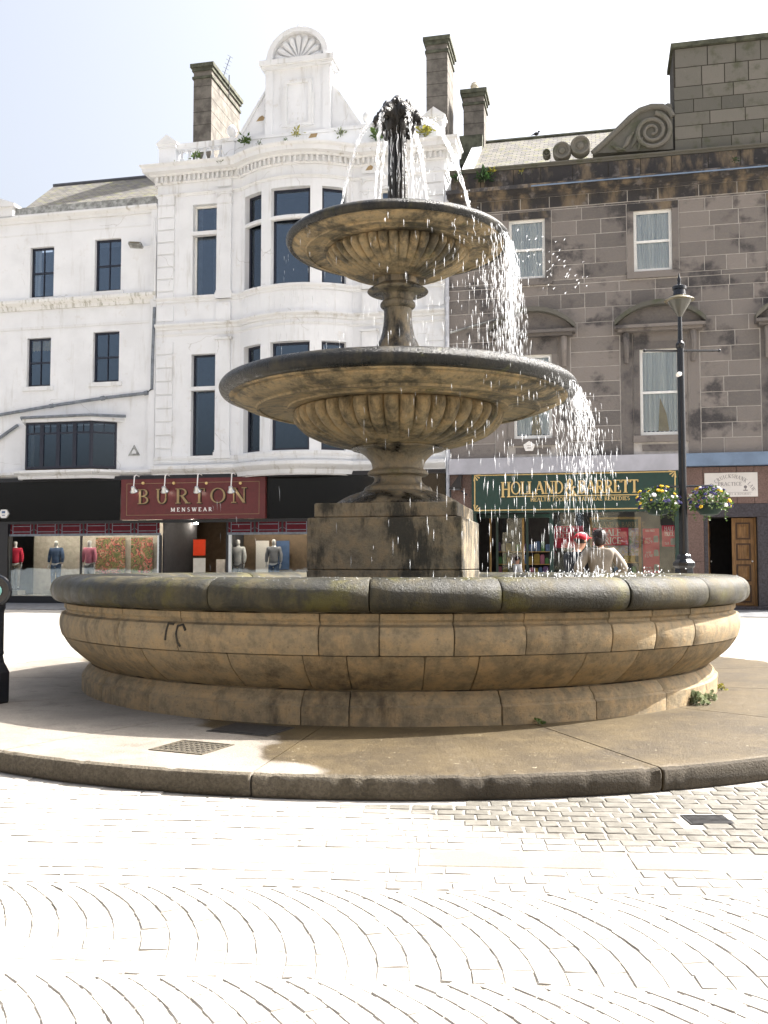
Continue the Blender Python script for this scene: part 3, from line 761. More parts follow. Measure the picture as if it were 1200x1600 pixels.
# scribbled graffiti hooks on the basin wall
def prof_r(z):
    pts = [(3.20, .392), (3.235, .41), (3.33, .48), (3.43, .57), (3.50, .675), (3.525, .76), (3.528, .83), (3.51, .89)]
    for (r0, z0), (r1, z1) in zip(pts, pts[1:]):
        if z0 <= z <= z1: return r0 + (r1 - r0) * (z - z0) / (z1 - z0)
    return 3.51
def scribble(pxs):
    m = MB(); P = []
    for px, py in pxs:
        z = .82
        for _ in range(6):
            a = radians(ang_at(px, prof_r(z) + .004, z)); Y = FD + prof_r(z) * sin(a); z = at_y(px, py, Y).z
        r = prof_r(z) + .002; P.append((r * cos(a), r * sin(a), z))
    m.tube(P, [.011] * len(P), 5); return m
for st_ in ([(258, 1000), (260, 985), (263, 974), (272, 975)], [(290, 985), (286, 976), (278, 978), (275, 990), (278, 1004), (282, 1010)]):
    scribble(st_).build('graffiti', 'mortar_dark', ft, smooth=True)

# pedestal block, square cap, dome and stem
PROT = radians(-11.3)
def rsq(m, hw, z0, z1, b=.02):
    c_, s_ = cos(PROT), sin(PROT)
    def ring(h, z): 
        k = h - b; pts = [(-k, -h), (k, -h), (h, -k), (h, k), (k, h), (-k, h), (-h, k), (-h, -k)]
        return [(x * c_ - y * s_, x * s_ + y * c_, z) for x, y in pts]
    vs = ring(hw - b, z0) + ring(hw, z0 + b) + ring(hw, z1 - b) + ring(hw - b, z1)
    fs = []
    for i in range(3):
        for k in range(8): fs.append((i * 8 + k, i * 8 + (k + 1) % 8, i * 8 + 8 + (k + 1) % 8, i * 8 + 8 + k))
    fs += [tuple(range(7, -1, -1)), tuple(range(24, 32))]
    m.add(vs, fs); return m
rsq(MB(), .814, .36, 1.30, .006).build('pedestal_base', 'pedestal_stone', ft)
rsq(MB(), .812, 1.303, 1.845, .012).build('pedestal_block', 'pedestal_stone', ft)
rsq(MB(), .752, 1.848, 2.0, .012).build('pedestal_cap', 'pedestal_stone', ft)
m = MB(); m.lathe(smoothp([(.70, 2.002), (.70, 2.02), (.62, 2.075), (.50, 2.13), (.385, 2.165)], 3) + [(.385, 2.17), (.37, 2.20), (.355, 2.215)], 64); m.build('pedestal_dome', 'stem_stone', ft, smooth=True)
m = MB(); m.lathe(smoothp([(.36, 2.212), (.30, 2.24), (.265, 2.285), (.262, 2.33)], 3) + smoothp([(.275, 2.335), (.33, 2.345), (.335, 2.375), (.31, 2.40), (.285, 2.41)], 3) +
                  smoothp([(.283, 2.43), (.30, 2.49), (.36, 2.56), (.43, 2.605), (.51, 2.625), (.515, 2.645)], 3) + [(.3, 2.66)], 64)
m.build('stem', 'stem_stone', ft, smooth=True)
# fluted bowls
def fluted(prof, nfl, depth, name):
    zs = [p[1] for p in prof]; z0, z1 = min(zs), max(zs)
    def rm(r, z, a):
        t = (z - z0) / (z1 - z0); env = min(1, (1 - t) * 9) ** .5 * min(1, .25 + t * 1.3)
        return r - depth * env * (1 - abs(cos(a * nfl / 2)) ** .6) * (r / prof[-3][0]) ** .4
    m = MB(); m.lathe(prof, nfl * 10, rmod=rm); m.build(name, 'bowl_sandstone', ft, smooth=True, ang=75)
fluted(smoothp([(.47, 2.645), (.62, 2.665), (.82, 2.715), (1.02, 2.80), (1.13, 2.90), (1.165, 2.98), (1.15, 3.045), (1.07, 3.075)], 5), 42, .10, 'fluted_bowl')
soff2 = [(1.06, 3.07), (1.22, 3.07), (1.225, 3.088), (1.27, 3.095)] + smoothp([(1.27, 3.098), (1.40, 3.088), (1.53, 3.07)], 3) + [(1.53, 3.060), (1.56, 3.055), (1.57, 3.078)] + smoothp([(1.60, 3.085), (1.70, 3.10), (1.80, 3.145)], 3) + [(1.80, 3.162), (1.845, 3.168)] + \
        smoothp([(1.86, 3.185), (1.93, 3.196), (1.965, 3.25), (1.962, 3.30), (1.92, 3.35), (1.84, 3.372)], 4)
lip_i = next(i for i, p in enumerate(soff2) if p[0] >= 1.86)
m = MB(); m.lathe(soff2[:lip_i + 1], 120, cap=False); m.build('bowl_soffit', 'bowl_sandstone', ft, smooth=True, ang=30)
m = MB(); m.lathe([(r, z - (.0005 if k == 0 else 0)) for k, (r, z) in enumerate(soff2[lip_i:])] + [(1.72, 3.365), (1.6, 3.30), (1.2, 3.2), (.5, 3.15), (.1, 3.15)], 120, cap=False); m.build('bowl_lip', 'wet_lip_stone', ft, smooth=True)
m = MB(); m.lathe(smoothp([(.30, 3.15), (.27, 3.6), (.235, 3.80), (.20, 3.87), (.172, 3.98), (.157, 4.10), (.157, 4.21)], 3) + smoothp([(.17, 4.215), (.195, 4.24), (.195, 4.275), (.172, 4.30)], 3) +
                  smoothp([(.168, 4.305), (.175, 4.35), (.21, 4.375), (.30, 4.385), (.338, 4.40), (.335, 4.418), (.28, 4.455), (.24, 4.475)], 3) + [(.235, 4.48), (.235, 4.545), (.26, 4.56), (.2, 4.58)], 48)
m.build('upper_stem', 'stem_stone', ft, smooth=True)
fluted(smoothp([(.245, 4.545), (.36, 4.56), (.55, 4.62), (.70, 4.69), (.785, 4.765), (.802, 4.81), (.78, 4.845), (.72, 4.86)], 5), 42, .065, 'fluted_bowl')
soff3 = [(.71, 4.855), (.83, 4.855), (.835, 4.868), (.87, 4.872)] + smoothp([(.875, 4.874), (.95, 4.868), (1.01, 4.852)], 3) + [(1.015, 4.842), (1.03, 4.842), (1.035, 4.858)] + smoothp([(1.05, 4.862), (1.11, 4.872), (1.165, 4.895)], 3) + [(1.168, 4.903), (1.18, 4.905)] + \
        smoothp([(1.185, 4.91), (1.225, 4.905), (1.25, 4.94), (1.248, 4.975), (1.21, 5.01), (1.15, 5.02)], 4)
lip_i = next(i for i, p in enumerate(soff3) if p[0] >= 1.185)
m = MB(); m.lathe(soff3[:lip_i + 1], 96, cap=False); m.build('bowl_soffit', 'bowl_sandstone', ft, smooth=True, ang=30)
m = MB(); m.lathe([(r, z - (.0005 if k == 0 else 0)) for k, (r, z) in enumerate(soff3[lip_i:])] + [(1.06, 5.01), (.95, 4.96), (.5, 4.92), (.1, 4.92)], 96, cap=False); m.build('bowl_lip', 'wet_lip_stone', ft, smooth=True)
# dark spout column with reeded shaft and a ring of beast heads
def reed(r, z, a): return r * (1 - .16 * (1 - abs(cos(a * 6))) + .05 * mnoise.noise(Vector((cos(a) * 3, sin(a) * 3, z * 9))))
m = MB(); m.lathe([(.16, 4.92), (.16, 5.08), (.135, 5.12)] + [(.118 - .012 * k / 30, 5.15 + k * .0355) for k in range(31)] + [(.13, 6.23), (.16, 6.30), (.19, 6.36), (.17, 6.42), (.1, 6.5)], 72, rmod=reed)
m.build('spout_column', 'wet_bronze', ft, smooth=True, ang=60)
SPOUTS = []
for k in range(6):
    a = radians(-8 + 60 * k); R3 = Matrix.Rotation(a, 3, 'Z'); h = MB()
    def hb(x, z, r, sc=(1, 1, 1), y=0):
        p_ = R3 @ Vector((x, y, z)); h.ball(p_, r, 12, 8, sc, R3)
    hb(.13, 6.43, .105, (1, .85, 1.1)); hb(.205, 6.40, .072, (1.1, .9, .9)); hb(.245, 6.375, .045, (1.1, 1, .7)); hb(.235, 6.325, .035, (1, .9, .6))
    for s_ in (-1, 1): hb(.14, 6.53, .030, (.8, .8, 1.5), s_ * .055); hb(.215, 6.455, .020, (1, 1, 1), s_ * .04); hb(.12, 6.40, .06, (.8, .7, 1.4), s_ * .07)
    hb(.15, 6.29, .06, (.8, .8, 1.6)); hb(.13, 6.21, .045, (.8, .8, 1.4)); hb(.07, 6.54, .05, (1, 1, 1.3))
    h.build('beast_head', 'wet_bronze', ft, smooth=True, ang=80); p_ = R3 @ Vector((.27, 0, 6.35)); SPOUTS.append((a, p_))
m = MB(); m.lathe([(.08, 6.45), (.1, 6.52), (.085, 6.6), (.04, 6.655), (.01, 6.67)], 16); m.build('spout_crown', 'wet_bronze', ft, smooth=True)

# standing water
for nm, r, z in (('basin', 3.08, 1.13), ('lower', 1.70, 3.345), ('upper', 1.07, 4.995)):
    m = MB(); m.lathe([(.02, z), (r, z)], 96, c=(FX, FD), cap=False); tag(m.build('water', 'water_surface', smooth=True), kind='structure')
# arcing jets
jet_labels = ['water jet arcing down on the right of the dark spouts', 'water jet falling behind the spouts on the right', 'water jet falling behind the spouts on the left',
              'thin water jet arcing out on the left of the dark spouts', 'white water jet falling in front left of the dark column', 'thin broken water jet falling in front right of the dark column']
for k, (a, p_) in enumerate(SPOUTS):
    m = MB(); v0 = (1.08, .7, .75, .85, .32, .30)[k]; P = []; Rr = []
    big = (1.0, .7, .6, .7, .75, .4)[k]; n = 46
    for i in range(n):
        t = i * .0127; z = p_.z + .25 * t - 4.9 * t * t
        if z < 5.0: break
        r = .27 + v0 * t
        w_ = .016 * mnoise.noise(Vector((k * 9, i * .45, 0)))
        P.append((FX + r * cos(a) + w_ + .03 * t, FD + r * sin(a) + w_, z))
        Rr.append(max(.005, big * (.036 - .020 * min(1, t * 2.0)) * (1 + .95 * mnoise.noise(Vector((i * .9, k * 3.3, 5))))))
    m.tube(P, Rr, 7)
    jr = random.Random(k)
    for _ in range(60):
        i = jr.randrange(len(P)); sp_ = .01 + .04 * i / len(P); m.ball((P[i][0] + jr.gauss(0, sp_), P[i][1] + jr.gauss(0, sp_), P[i][2] + jr.gauss(0, .03)), jr.choice((.003, .005, .007)), 5, 4, (1, 1, jr.uniform(1, 3)))
    solo(m, 'water_jet', 'water_jet', jet_labels[k], 'water jet', 'jets from the spouts', True)
# falling drops: streaks of real droplets
def drops(name, label, gen, n, strands=None):
    m = MB()
    for _ in range(n):
        g = gen()
        if g is None: continue
        x, y, z, L, r, dx = g
        m.add([(x, y, z - L), (x + r + dx * .3, y, z - L * .3), (x + dx * .3, y + r, z - L * .3), (x - r + dx * .3, y, z - L * .3), (x + dx * .3, y - r, z - L * .3), (x + dx, y, z)],
              [(0, 2, 1), (0, 3, 2), (0, 4, 3), (0, 1, 4), (5, 1, 2), (5, 2, 3), (5, 3, 4), (5, 4, 1)])
    if strands: strands(m)
    o = m.build(name, 'water_drop'); return tag(o, label, 'water', None, 'stuff')
RN = random.Random(11)
def fall(R, ztop, zend, amean, asd, spread, wind, dense, bias=.8, small=.7, clear=0.):
    def g():
        a = RN.gauss(amean, asd) if RN.random() < dense else RN.uniform(-pi, pi)
        v = RN.random() ** bias; z = ztop - v * (ztop - zend)
        t = sqrt(max(0, ztop - z) / 4.9); r = R + .01 + abs(RN.gauss(0, spread)) * t
        x = FX + r * cos(a) + wind * t * RN.random(); y = FD + r * sin(a) + RN.gauss(0, .05 + .25 * t * spread)
        if clear and z < 2.15 and 1.35 < (x / y) * 10.6 * .5 + x * .5 and RN.random() < clear: return None
        L = RN.uniform(.025, .08) + .20 * t * RN.random(); rad = RN.choice((.0014, .0018, .0022, .003)) if RN.random() < small else RN.choice((.004, .005, .0065))
        return x, y, z, L, rad, -wind * .05 * RN.random()
    return g
def strand(R, ztop, amean, asd, n, lmin, lmax, v):
    def g(m):
        for _ in range(n):
            a = RN.gauss(amean, asd); t0 = RN.uniform(0, .35) ** 1.0; L = RN.uniform(lmin, lmax); P = []; Rr = []
            vr = abs(RN.gauss(0, v)); k = 0; z0 = ztop - 4.9 * t0 * t0; z = z0; ph = RN.uniform(0, 9)
            for k in range(9):
                z = z0 - L * k / 8; t = sqrt(max(0, ztop - z) / 4.9); r = R + .01 + vr * t
                P.append((FX + r * cos(a) + .008 * sin(k * 1.3 + ph), FD + r * sin(a) + .008 * cos(k * 1.7 + ph), z)); Rr.append(max(.0012, .0024 * (1 + .8 * sin(k * 2.1 + ph)) * (1 - k / 10)))
            m.tube(P, Rr, 4)
    return g
drops('falling_water', 'dense curtain of drops falling from the right side of the top bowl', fall(1.235, 4.93, 3.36, radians(-12), .40, .22, .03, 1, 1.0, .94), 1000, strand(1.235, 4.93, radians(-12), .36, 60, .12, .5, .22))
drops('falling_water', 'sparse drops dripping all round the rim of the top bowl', fall(1.235, 4.92, 3.36, 0, .2, .2, .05, 0, .8, .98), 330)
drops('falling_water', 'wind blown spray pouring off the right side of the middle bowl', fall(1.95, 3.25, 1.12, radians(-6), .30, .42, .2, 1, 1.7, .94, .8), 950, strand(1.955, 3.25, radians(-8), .27, 45, .10, .35, .4))
drops('falling_water', 'loose spray drifting below the right half of the middle bowl', fall(1.85, 3.2, 1.12, radians(-42), .45, .22, .0, 1, .75, .99), 380)
drops('falling_water', 'thin scattered drops falling round the middle bowl', fall(1.95, 3.22, 1.15, radians(10), .2, .3, .3, .0, .8, .99), 40)
drops('falling_water', 'drops running down beside the top column', fall(.16, 6.35, 5.0, radians(-30), 1.1, .35, .12, 1, .8, .97), 220, strand(.14, 6.3, radians(-60), .9, 16, .2, .6, .1))
def fling():
    t = RN.random(); x = FX + 1.25 + .75 * t + RN.gauss(0, .12); z = 4.86 - .35 * t + RN.gauss(0, .13); y = FD - .2 + RN.gauss(0, .25)
    return x, y, z, RN.uniform(.015, .035), RN.choice((.004, .006, .009)), .02
drops('falling_water', 'flung drops caught in the air right of the top bowl', fling, 60)
def splash():
    a = RN.gauss(radians(-2), .5); r = 2.2 + RN.gauss(0, .3); h = abs(RN.gauss(0, .07))
    return FX + r * cos(a) + .25, FD + r * sin(a), 1.15 + h, RN.uniform(.01, .03), RN.choice((.004, .006, .008)), RN.uniform(-.01, .01)
drops('splashing_water', 'splash of drops where spray hits the basin water', splash, 900)
def wetdots():   # beads lying on the rim and lips
    a = RN.gauss(radians(-75), .45); s_ = RN.random(); 
    return FX + (3.45 + .13 * s_) * cos(a), FD + (3.45 + .13 * s_) * sin(a), 1.262 - .03 * s_ * s_, .004, .004, 0
drops('water_beads', 'beads of water lying on the front right coping stones', wetdots, 140)

# ------------------------------------------------------------------ building helpers
def wallmap(mb, mf, s0, s1, z0, z1, ops, dep, ds=99.):
    sb = sorted(set([s0, s1] + [o[i] for o in ops for i in (0, 1)])); zb = sorted(set([z0, z1] + [o[i] for o in ops for i in (2, 3)]))
    def quad(a, b, za, zb_, da=0., db=0.):
        n = max(1, int(math.ceil((b - a) / ds)))
        for k in range(n):
            x0 = a + (b - a) * k / n; x1 = a + (b - a) * (k + 1) / n
            p0 = mf(x0, da); p1 = mf(x1, da); mb.add([(*p0, za), (*p1, za), (*p1, zb_), (*p0, zb_)], [(0, 1, 2, 3)])
    for i in range(len(sb) - 1):
        for j in range(len(zb) - 1):
            sm_, zm = (sb[i] + sb[i + 1]) / 2, (zb[j] + zb[j + 1]) / 2
            if not any(o[0] < sm_ < o[1] and o[2] < zm < o[3] for o in ops): quad(sb[i], sb[i + 1], zb[j], zb[j + 1])
    for a, b, za, zb_ in [o[:4] for o in ops]:
        for x in (a, b):
            p0 = mf(x, 0); p1 = mf(x, dep); mb.add([(*p0, za), (*p1, za), (*p1, zb_), (*p0, zb_)], [(0, 1, 2, 3)])
        n = max(1, int(math.ceil((b - a) / ds)))
        for z in (za, zb_):
            for k in range(n):
                x0 = a + (b - a) * k / n; x1 = a + (b - a) * (k + 1) / n
                mb.add([(*mf(x0, 0), z), (*mf(x1, 0), z), (*mf(x1, dep), z), (*mf(x0, dep), z)], [(0, 1, 2, 3)])
flat = lambda s, d: (s, d)
def lbox(A, B):
    e = (Vector(B) - Vector(A)); L = e.length; e = e / L; n = Vector((-e.y, e.x)); A = Vector(A)
    return (lambda x, y, z: (A.x + e.x * x + n.x * y, A.y + e.y * x + n.y * y, z)), L
def window(parent, A, B, z0, z1, cols=(), rows=(), fmat='black_sash_paint', gmat='window_glass', fwid=.06, bar=.03, curtain=None, top_bars=None, label=None):
    xf, L = lbox(A, B); m = MB(xf)
    m.box(0, fwid, 0, .07, z0, z1); m.box(L - fwid, L, 0, .07, z0, z1)
    m.box(fwid, L - fwid, .002, .068, z0, z0 + fwid * 1.25); m.box(fwid, L - fwid, .002, .068, z1 - fwid, z1)
    xs = [fwid] + [L * c for c in cols] + [L - fwid]; zs = [z0 + fwid * 1.25] + [z0 + (z1 - z0) * r for r in rows] + [z1 - fwid]
    for r in zs[1:-1]: m.box(fwid, L - fwid, -.004, .060, r - fwid * .42, r + fwid * .42)
    for c in xs[1:-1]: m.box(c - bar / 2, c + bar / 2, .006, .056, zs[0], zs[-1])
    w_ = m.build('window', fmat, parent, label=label)
    for i in range(len(xs) - 1):
        for j in range(len(zs) - 1):
            p = MB(xf); p.box(xs[i] + .004, xs[i + 1] - .004, .034, .040, zs[j] + .004, zs[j + 1] - .004); p.build('pane', gmat, w_)
    if curtain:
        c = MB(xf); n = 60; ph = random.uniform(0, 6); hz = z0 + fwid
        for a0, a1, zb, mt in curtain:
            cc = MB(xf); vs = []
            for k in range(n + 1):
                x = fwid + (L - 2 * fwid) * (a0 + (a1 - a0) * k / n)
                y = .10 + .018 * sin(k * 1.25 + ph) + .012 * sin(k * .53 + ph * 2)
                vs += [(x, y, z0 + fwid + (z1 - z0) * zb + .02 * sin(k * .8)), (x, y, z1 - fwid * .5)]
            cc.add(vs, [(2 * k, 2 * k + 2, 2 * k + 3, 2 * k + 1) for k in range(n)]); cc.build('curtain', mt, w_, smooth=True)
    return w_
def shell(parent, u0, u1, z0, z1, depth, mat, floors=()):
    m = MB(); m.box(u0, u0 + .25, .02, depth, z0, z1); m.build('side_wall', mat, parent)
    m = MB(); m.box(u1 - .25, u1, .02, depth, z0, z1); m.build('side_wall', mat, parent)
    m = MB(); m.box(u0 + .25, u1 - .25, depth - .25, depth, z0, z1); m.build('back_wall', mat, parent)
    for z in floors:
        m = MB(); m.box(u0 + .25, u1 - .25, .42, depth - .25, z - .2, z); m.build('floor_slab', 'interior_dark', parent)
    m = MB(); m.box(u0 + .25, u1 - .25, 3.2, 3.3, z0, z1 - .25); m.build('partition', 'interior_dark', parent)
_unit = MB(); b_ = .012
_unit.add([(0, 0, 0), (1, 0, 0), (1, 0, 1), (0, 0, 1), (0, 1, 0), (1, 1, 0), (1, 1, 1), (0, 1, 1)], [(0, 1, 2, 3), (0, 4, 5, 1), (1, 5, 6, 2), (2, 6, 7, 3), (3, 7, 4, 0)])
BLK = {}
def block_mesh(mat):
    if mat not in BLK:
        me = bpy.data.meshes.new('stone_block'); me.from_pydata(_unit.v, [], _unit.f); me.update(); me.materials.append(MATS[mat]); BLK[mat] = me
    return BLK[mat]
def ashlar(parent, u0, u1, z0, z1, d, course, lens, excl, mat, seed=1, proud=.008, gap=.026, name='stone_block', nc=None):
    rr = random.Random(seed); n = nc or max(1, round((z1 - z0) / course)); ch = (z1 - z0) / n
    for k in range(n):
        a, b = z0 + k * ch, z0 + (k + 1) * ch
        zz = sorted(set([a, b] + [z for e in excl for z in (e[2], e[3]) if a + .06 < z < b - .06]))
        for za, zb in zip(zz, zz[1:]):
            zm = (za + zb) / 2; cuts = sorted([(e[0], e[1]) for e in excl if e[2] < zm < e[3]])
            iv = []; x = u0
            for e0, e1 in cuts:
                if e0 > x: iv.append((x, e0))
                x = max(x, e1)
            if x < u1: iv.append((x, u1))
            for i0, i1 in iv:
                if i1 - i0 < .06: continue
                m_ = max(1, round((i1 - i0) / rr.uniform(*lens))); off = rr.uniform(-.18, .18) if m_ > 1 else 0
                cs = [i0] + [i0 + (i1 - i0) * (j + off * (1 if k % 2 else -1) + rr.uniform(-.1, .1)) / m_ for j in range(1, m_)] + [i1]
                for c0, c1 in zip(cs, cs[1:]):
                    pr = proud + rr.uniform(0, .008)
                    place(block_mesh(mat), name, (c0 + gap / 2, d - pr, za + gap / 2), (0, 0, 0), (c1 - c0 - gap, pr + .02, zb - za - gap), parent)
def band(parent, name, mat, path, prof, smooth=False):
    m = MB(); m.sweep(path, prof); return m.build(name, mat, parent, smooth)
def dentils(parent, path, z0, z1, o0, o1, mat, w_=.085, g=.095):
    m = MB(); acc = 0.
    for (p, q_) in zip(path, path[1:]):
        p, q_ = Vector(p), Vector(q_); L = (q_ - p).length; e = (q_ - p) / L; n = Vector((e.y, -e.x)); s_ = -acc
        s_ = acc
        while s_ + w_ < L:
            a = p + e * s_; b = p + e * (s_ + w_)
            P = [a + n * o0, b + n * o0, b + n * o1, a + n * o1]
            m.prismz([(v.x, v.y) for v in P], z0, z1); s_ += w_ + g
        acc = max(0, s_ - L)
    m.build('dentil_course', mat, parent, kind='stuff')

def weed(px, py, d, size, n, mat, label, stalks=0):
    u, z = fp(px, py, d); m = MB(); R = random.Random(int(px * 7 + py))
    for _ in range(n):
        a = R.uniform(0, 2 * pi); e = R.uniform(.1, 1.4); L = size * R.uniform(.35, 1)
        dv = Vector((cos(a) * cos(e), sin(a) * cos(e) * .6, sin(e))); c = dv * L * R.uniform(.1, .75)
        m.leaf(c, L * R.uniform(.3, .55), dv + Vector((R.gauss(0, .4), R.gauss(0, .4), R.gauss(0, .3))), .22)
    for _ in range(stalks):
        x = R.uniform(-.5, .5) * size; m.tube([(x * .3, 0, 0), (x * .6, 0, size * .6), (x, 0, size * 1.2)], [.012, .008, .004], 4)
    t = thing('wild_plant', label, 'plant', fw(u, d, z), -FA, 'weeds rooted in the ledges')
    m.build('foliage', mat, t)
    s_ = MB(); s_.tube([(0, 0, -.05), (.01, 0, size * .5)], [.015, .006], 5); s_.build('stem', 'leaf_grey_green', t)

# ================================================================== centre white building
uL, uR = fu(240), fu(697); uc = (uL + uR) / 2
cb = fthing('white_bay_building', 'white painted three storey building with bowed bay and shell topped gable', 'building', uc)
BR, SAG = 3.18, .75; CH = 2.05; DC = BR - SAG; TH0 = math.asin(CH / BR); SH = BR * TH0
def bow(s, dep=0.): t = s / BR; r = BR - dep; return (uc + r * sin(t), DC - r * cos(t))
zsh = fz(300, 744); z1s = fz(313, 713); z1t = fz(313, 553); z2s = fz(319, 470); z2t = fz(319, 319); zen = fz(300, 300); ztop = fz(300, 255)
wa, wb = fu(301, 390), fu(338, 390)
w1 = [(wa, wb, z1s, z1t), (wa, wb, z2s, z2t)]; w1r = [(2 * uc - b, 2 * uc - a, c, d) for a, b, c, d in w1]
bz2s = z2s + .12
bops = [(s0, s1, z1s + .05, z1t + .12) for s0, s1 in ((-2.0, -1.13), (-.72, .72), (1.13, 2.0))] + [(s0, s1, bz2s, z2t + .06) for s0, s1 in ((-2.0, -1.13), (-.72, .72), (1.13, 2.0))]
m = MB(); wallmap(m, flat, uL, uc - CH, zsh - .1, ztop, w1, .34); wallmap(m, flat, uc + CH, uR, zsh - .1, ztop, w1r, .34); wallmap(m, bow, -SH, SH, zsh - .1, ztop, bops, .30, .22)
m.build('wall', 'white_stone', cb)
shell(cb, uL + .02, uR - .02, zsh, ztop, 9, 'white_stone', (zsh + .2, fz(300, 500)))
for (a, b, c, d) in w1 + w1r:
    up = c > 6; white = up
    window(cb, (a, .22), (b, .22), c, d, (), (.66 if not up else .70,), 'white_sash_paint' if up else 'black_sash_paint', fwid=.07, curtain=[(0, .22, 0, 'grey_cloth'), (.8, 1, 0, 'grey_cloth')] if up else None)
    m = MB(); zt = c + (d - c) * (.66 if not up else .70); m.box(a - .06, b + .06, -.03, .19, zt - .07, zt + .07); m.build('transom', 'white_trim', cb)
for (a, b, c, d) in bops:
    A, B = bow(a, .2), bow(b, .2); window(cb, A, B, c, d, (), (.70,) if c > 6 else (.66,), 'black_sash_paint', fwid=.08)
    zt = c + (d - c) * (.70 if c > 6 else .66); n = 6
    band(cb, 'transom', 'white_trim', [bow(a + (b - a) * k / n, .17) for k in range(n + 1)], [(0, zt - .07), (.14, zt - .07), (.16, zt - .03), (.16, zt + .03), (.14, zt + .07), (0, zt + .07)])
arc = [bow(-SH + 2 * SH * k / 16) for k in range(17)]
fpath = [(uL, .9), (uL, 0)] + [(uc - CH - .02, 0)] + arc[1:-1] + [(uc + CH + .02, 0)] + [(uR, 0), (uR, .9)]
fpath_flat = fpath[1:-1]
def mold(z0, z1, o, back=-.04): h = z1 - z0; return [(back, z0), (o * .35, z0), (o * .45, z0 + h * .35), (o * .8, z0 + h * .55), (o, z0 + h * .72), (o, z1), (back, z1 + .01)]
for (py0, py1, o) in ((475, 466, .10), (517, 508, .16), (527, 523, .04)):
    band(cb, 'string_course', 'white_trim', fpath_flat, mold(fz(255, py0), fz(255, py1), o))
band(cb, 'string_course', 'white_trim', fpath_flat, mold(fz(255, 725) , fz(255, 714), .08))
band(cb, 'shop_cornice', 'white_trim', fpath_flat, mold(fz(300, 746, -.2), fz(300, 727, -.2), .30))
band(cb, 'architrave', 'white_trim', fpath, mold(fz(300, 306), fz(300, 301), .07))
zd0, zd1 = fz(300, 281, -.15), fz(300, 272, -.15)
band(cb, 'bed_mould', 'white_trim', fpath, [(-.04, zd0 - .05), (.06, zd0 - .05), (.09, zd0), (.09, zd1), (-.04, zd1)])
dentils(cb, fpath_flat, zd0 + .01, zd1 - .004, .085, .17, 'white_trim')
zc0, zc1 = zd1, fz(300, 250, -.5)
band(cb, 'cornice', 'white_trim', fpath, [(-.04, zc0), (.20, zc0), (.24, zc0 + .06), (.42, zc0 + .10), (.44, zc0 + .24), (.50, zc0 + .30), (.52, zc1), (.3, zc1 + .05), (-.3, zc1 + .07)])
# pilasters
pw0, pw1 = fu(340, 400), fu(362, 400)
for sgn in (0, 1):
    a, b = (pw0, pw1) if not sgn else (2 * uc - pw1, 2 * uc - pw0)
    for zlo, zhi, ion in ((z2s + .02, zen - .05, True), (z1s - .1, fz(300, 530), False)):
        p = MB(); p.box(a, b, -.09, .02, zlo, zhi); pil = p.build('pilaster', 'white_stone', cb)
        p = MB(); p.box(a - .05, b + .05, -.14, 0, zlo, zlo + .22); p.box(a - .025, b + .025, -.115, 0, zlo + .22, zlo + .30); p.build('pilaster_base', 'white_trim', pil)
        p = MB(); p.box(a - .06, b + .06, -.15, 0, zhi - .09, zhi)
        if ion:
            for x in (a + .02, b - .02):
                p.tube([(x + .085 * cos(t) * (1 - t / 14), -.13, zhi - .20 + .085 * sin(t) * (1 - t / 14)) for t in [k * .5 for k in range(22)]], .022, 5)
            p.box(a, b, -.13, 0, zhi - .16, zhi - .09); p.box(a - .02, b + .02, -.11, 0, zhi - .52, zhi - .47)
        p.build('capital', 'white_trim', pil)
    p = MB(); p.box(a, b, -.10, .02, fz(300, 506), z2s - .12); p.build('pilaster_pedestal', 'white_stone', cb)
    p = MB(); p.box(a, b, -.075, .02, zen + .08, zd0 - .06); p.build('frieze_block', 'white_stone', cb)
# quoins
qw = fu(270, 500) - fu(244, 500)
for (zlo, zhi) in ((z2s - .05, zen), (z1s - .2, fz(300, 532))):
    n = round((zhi - zlo) / .48); h = (zhi - zlo) / n
    for k in range(n):
        for a in (uL + .03, uR - .03 - qw):
            p = MB(); p.box(a, a + qw, -.045, .02, zlo + k * h + .03, zlo + (k + 1) * h - .03); p.build('quoin', 'white_stone', cb)
for k in range(2):
    for a in (uL + .03, uR - .03 - qw):
        p = MB(); p.box(a, a + qw, -.04, .02, fz(255, 505) + .06, fz(255, 480)); p.build('quoin', 'white_stone', cb) if k == 0 else None
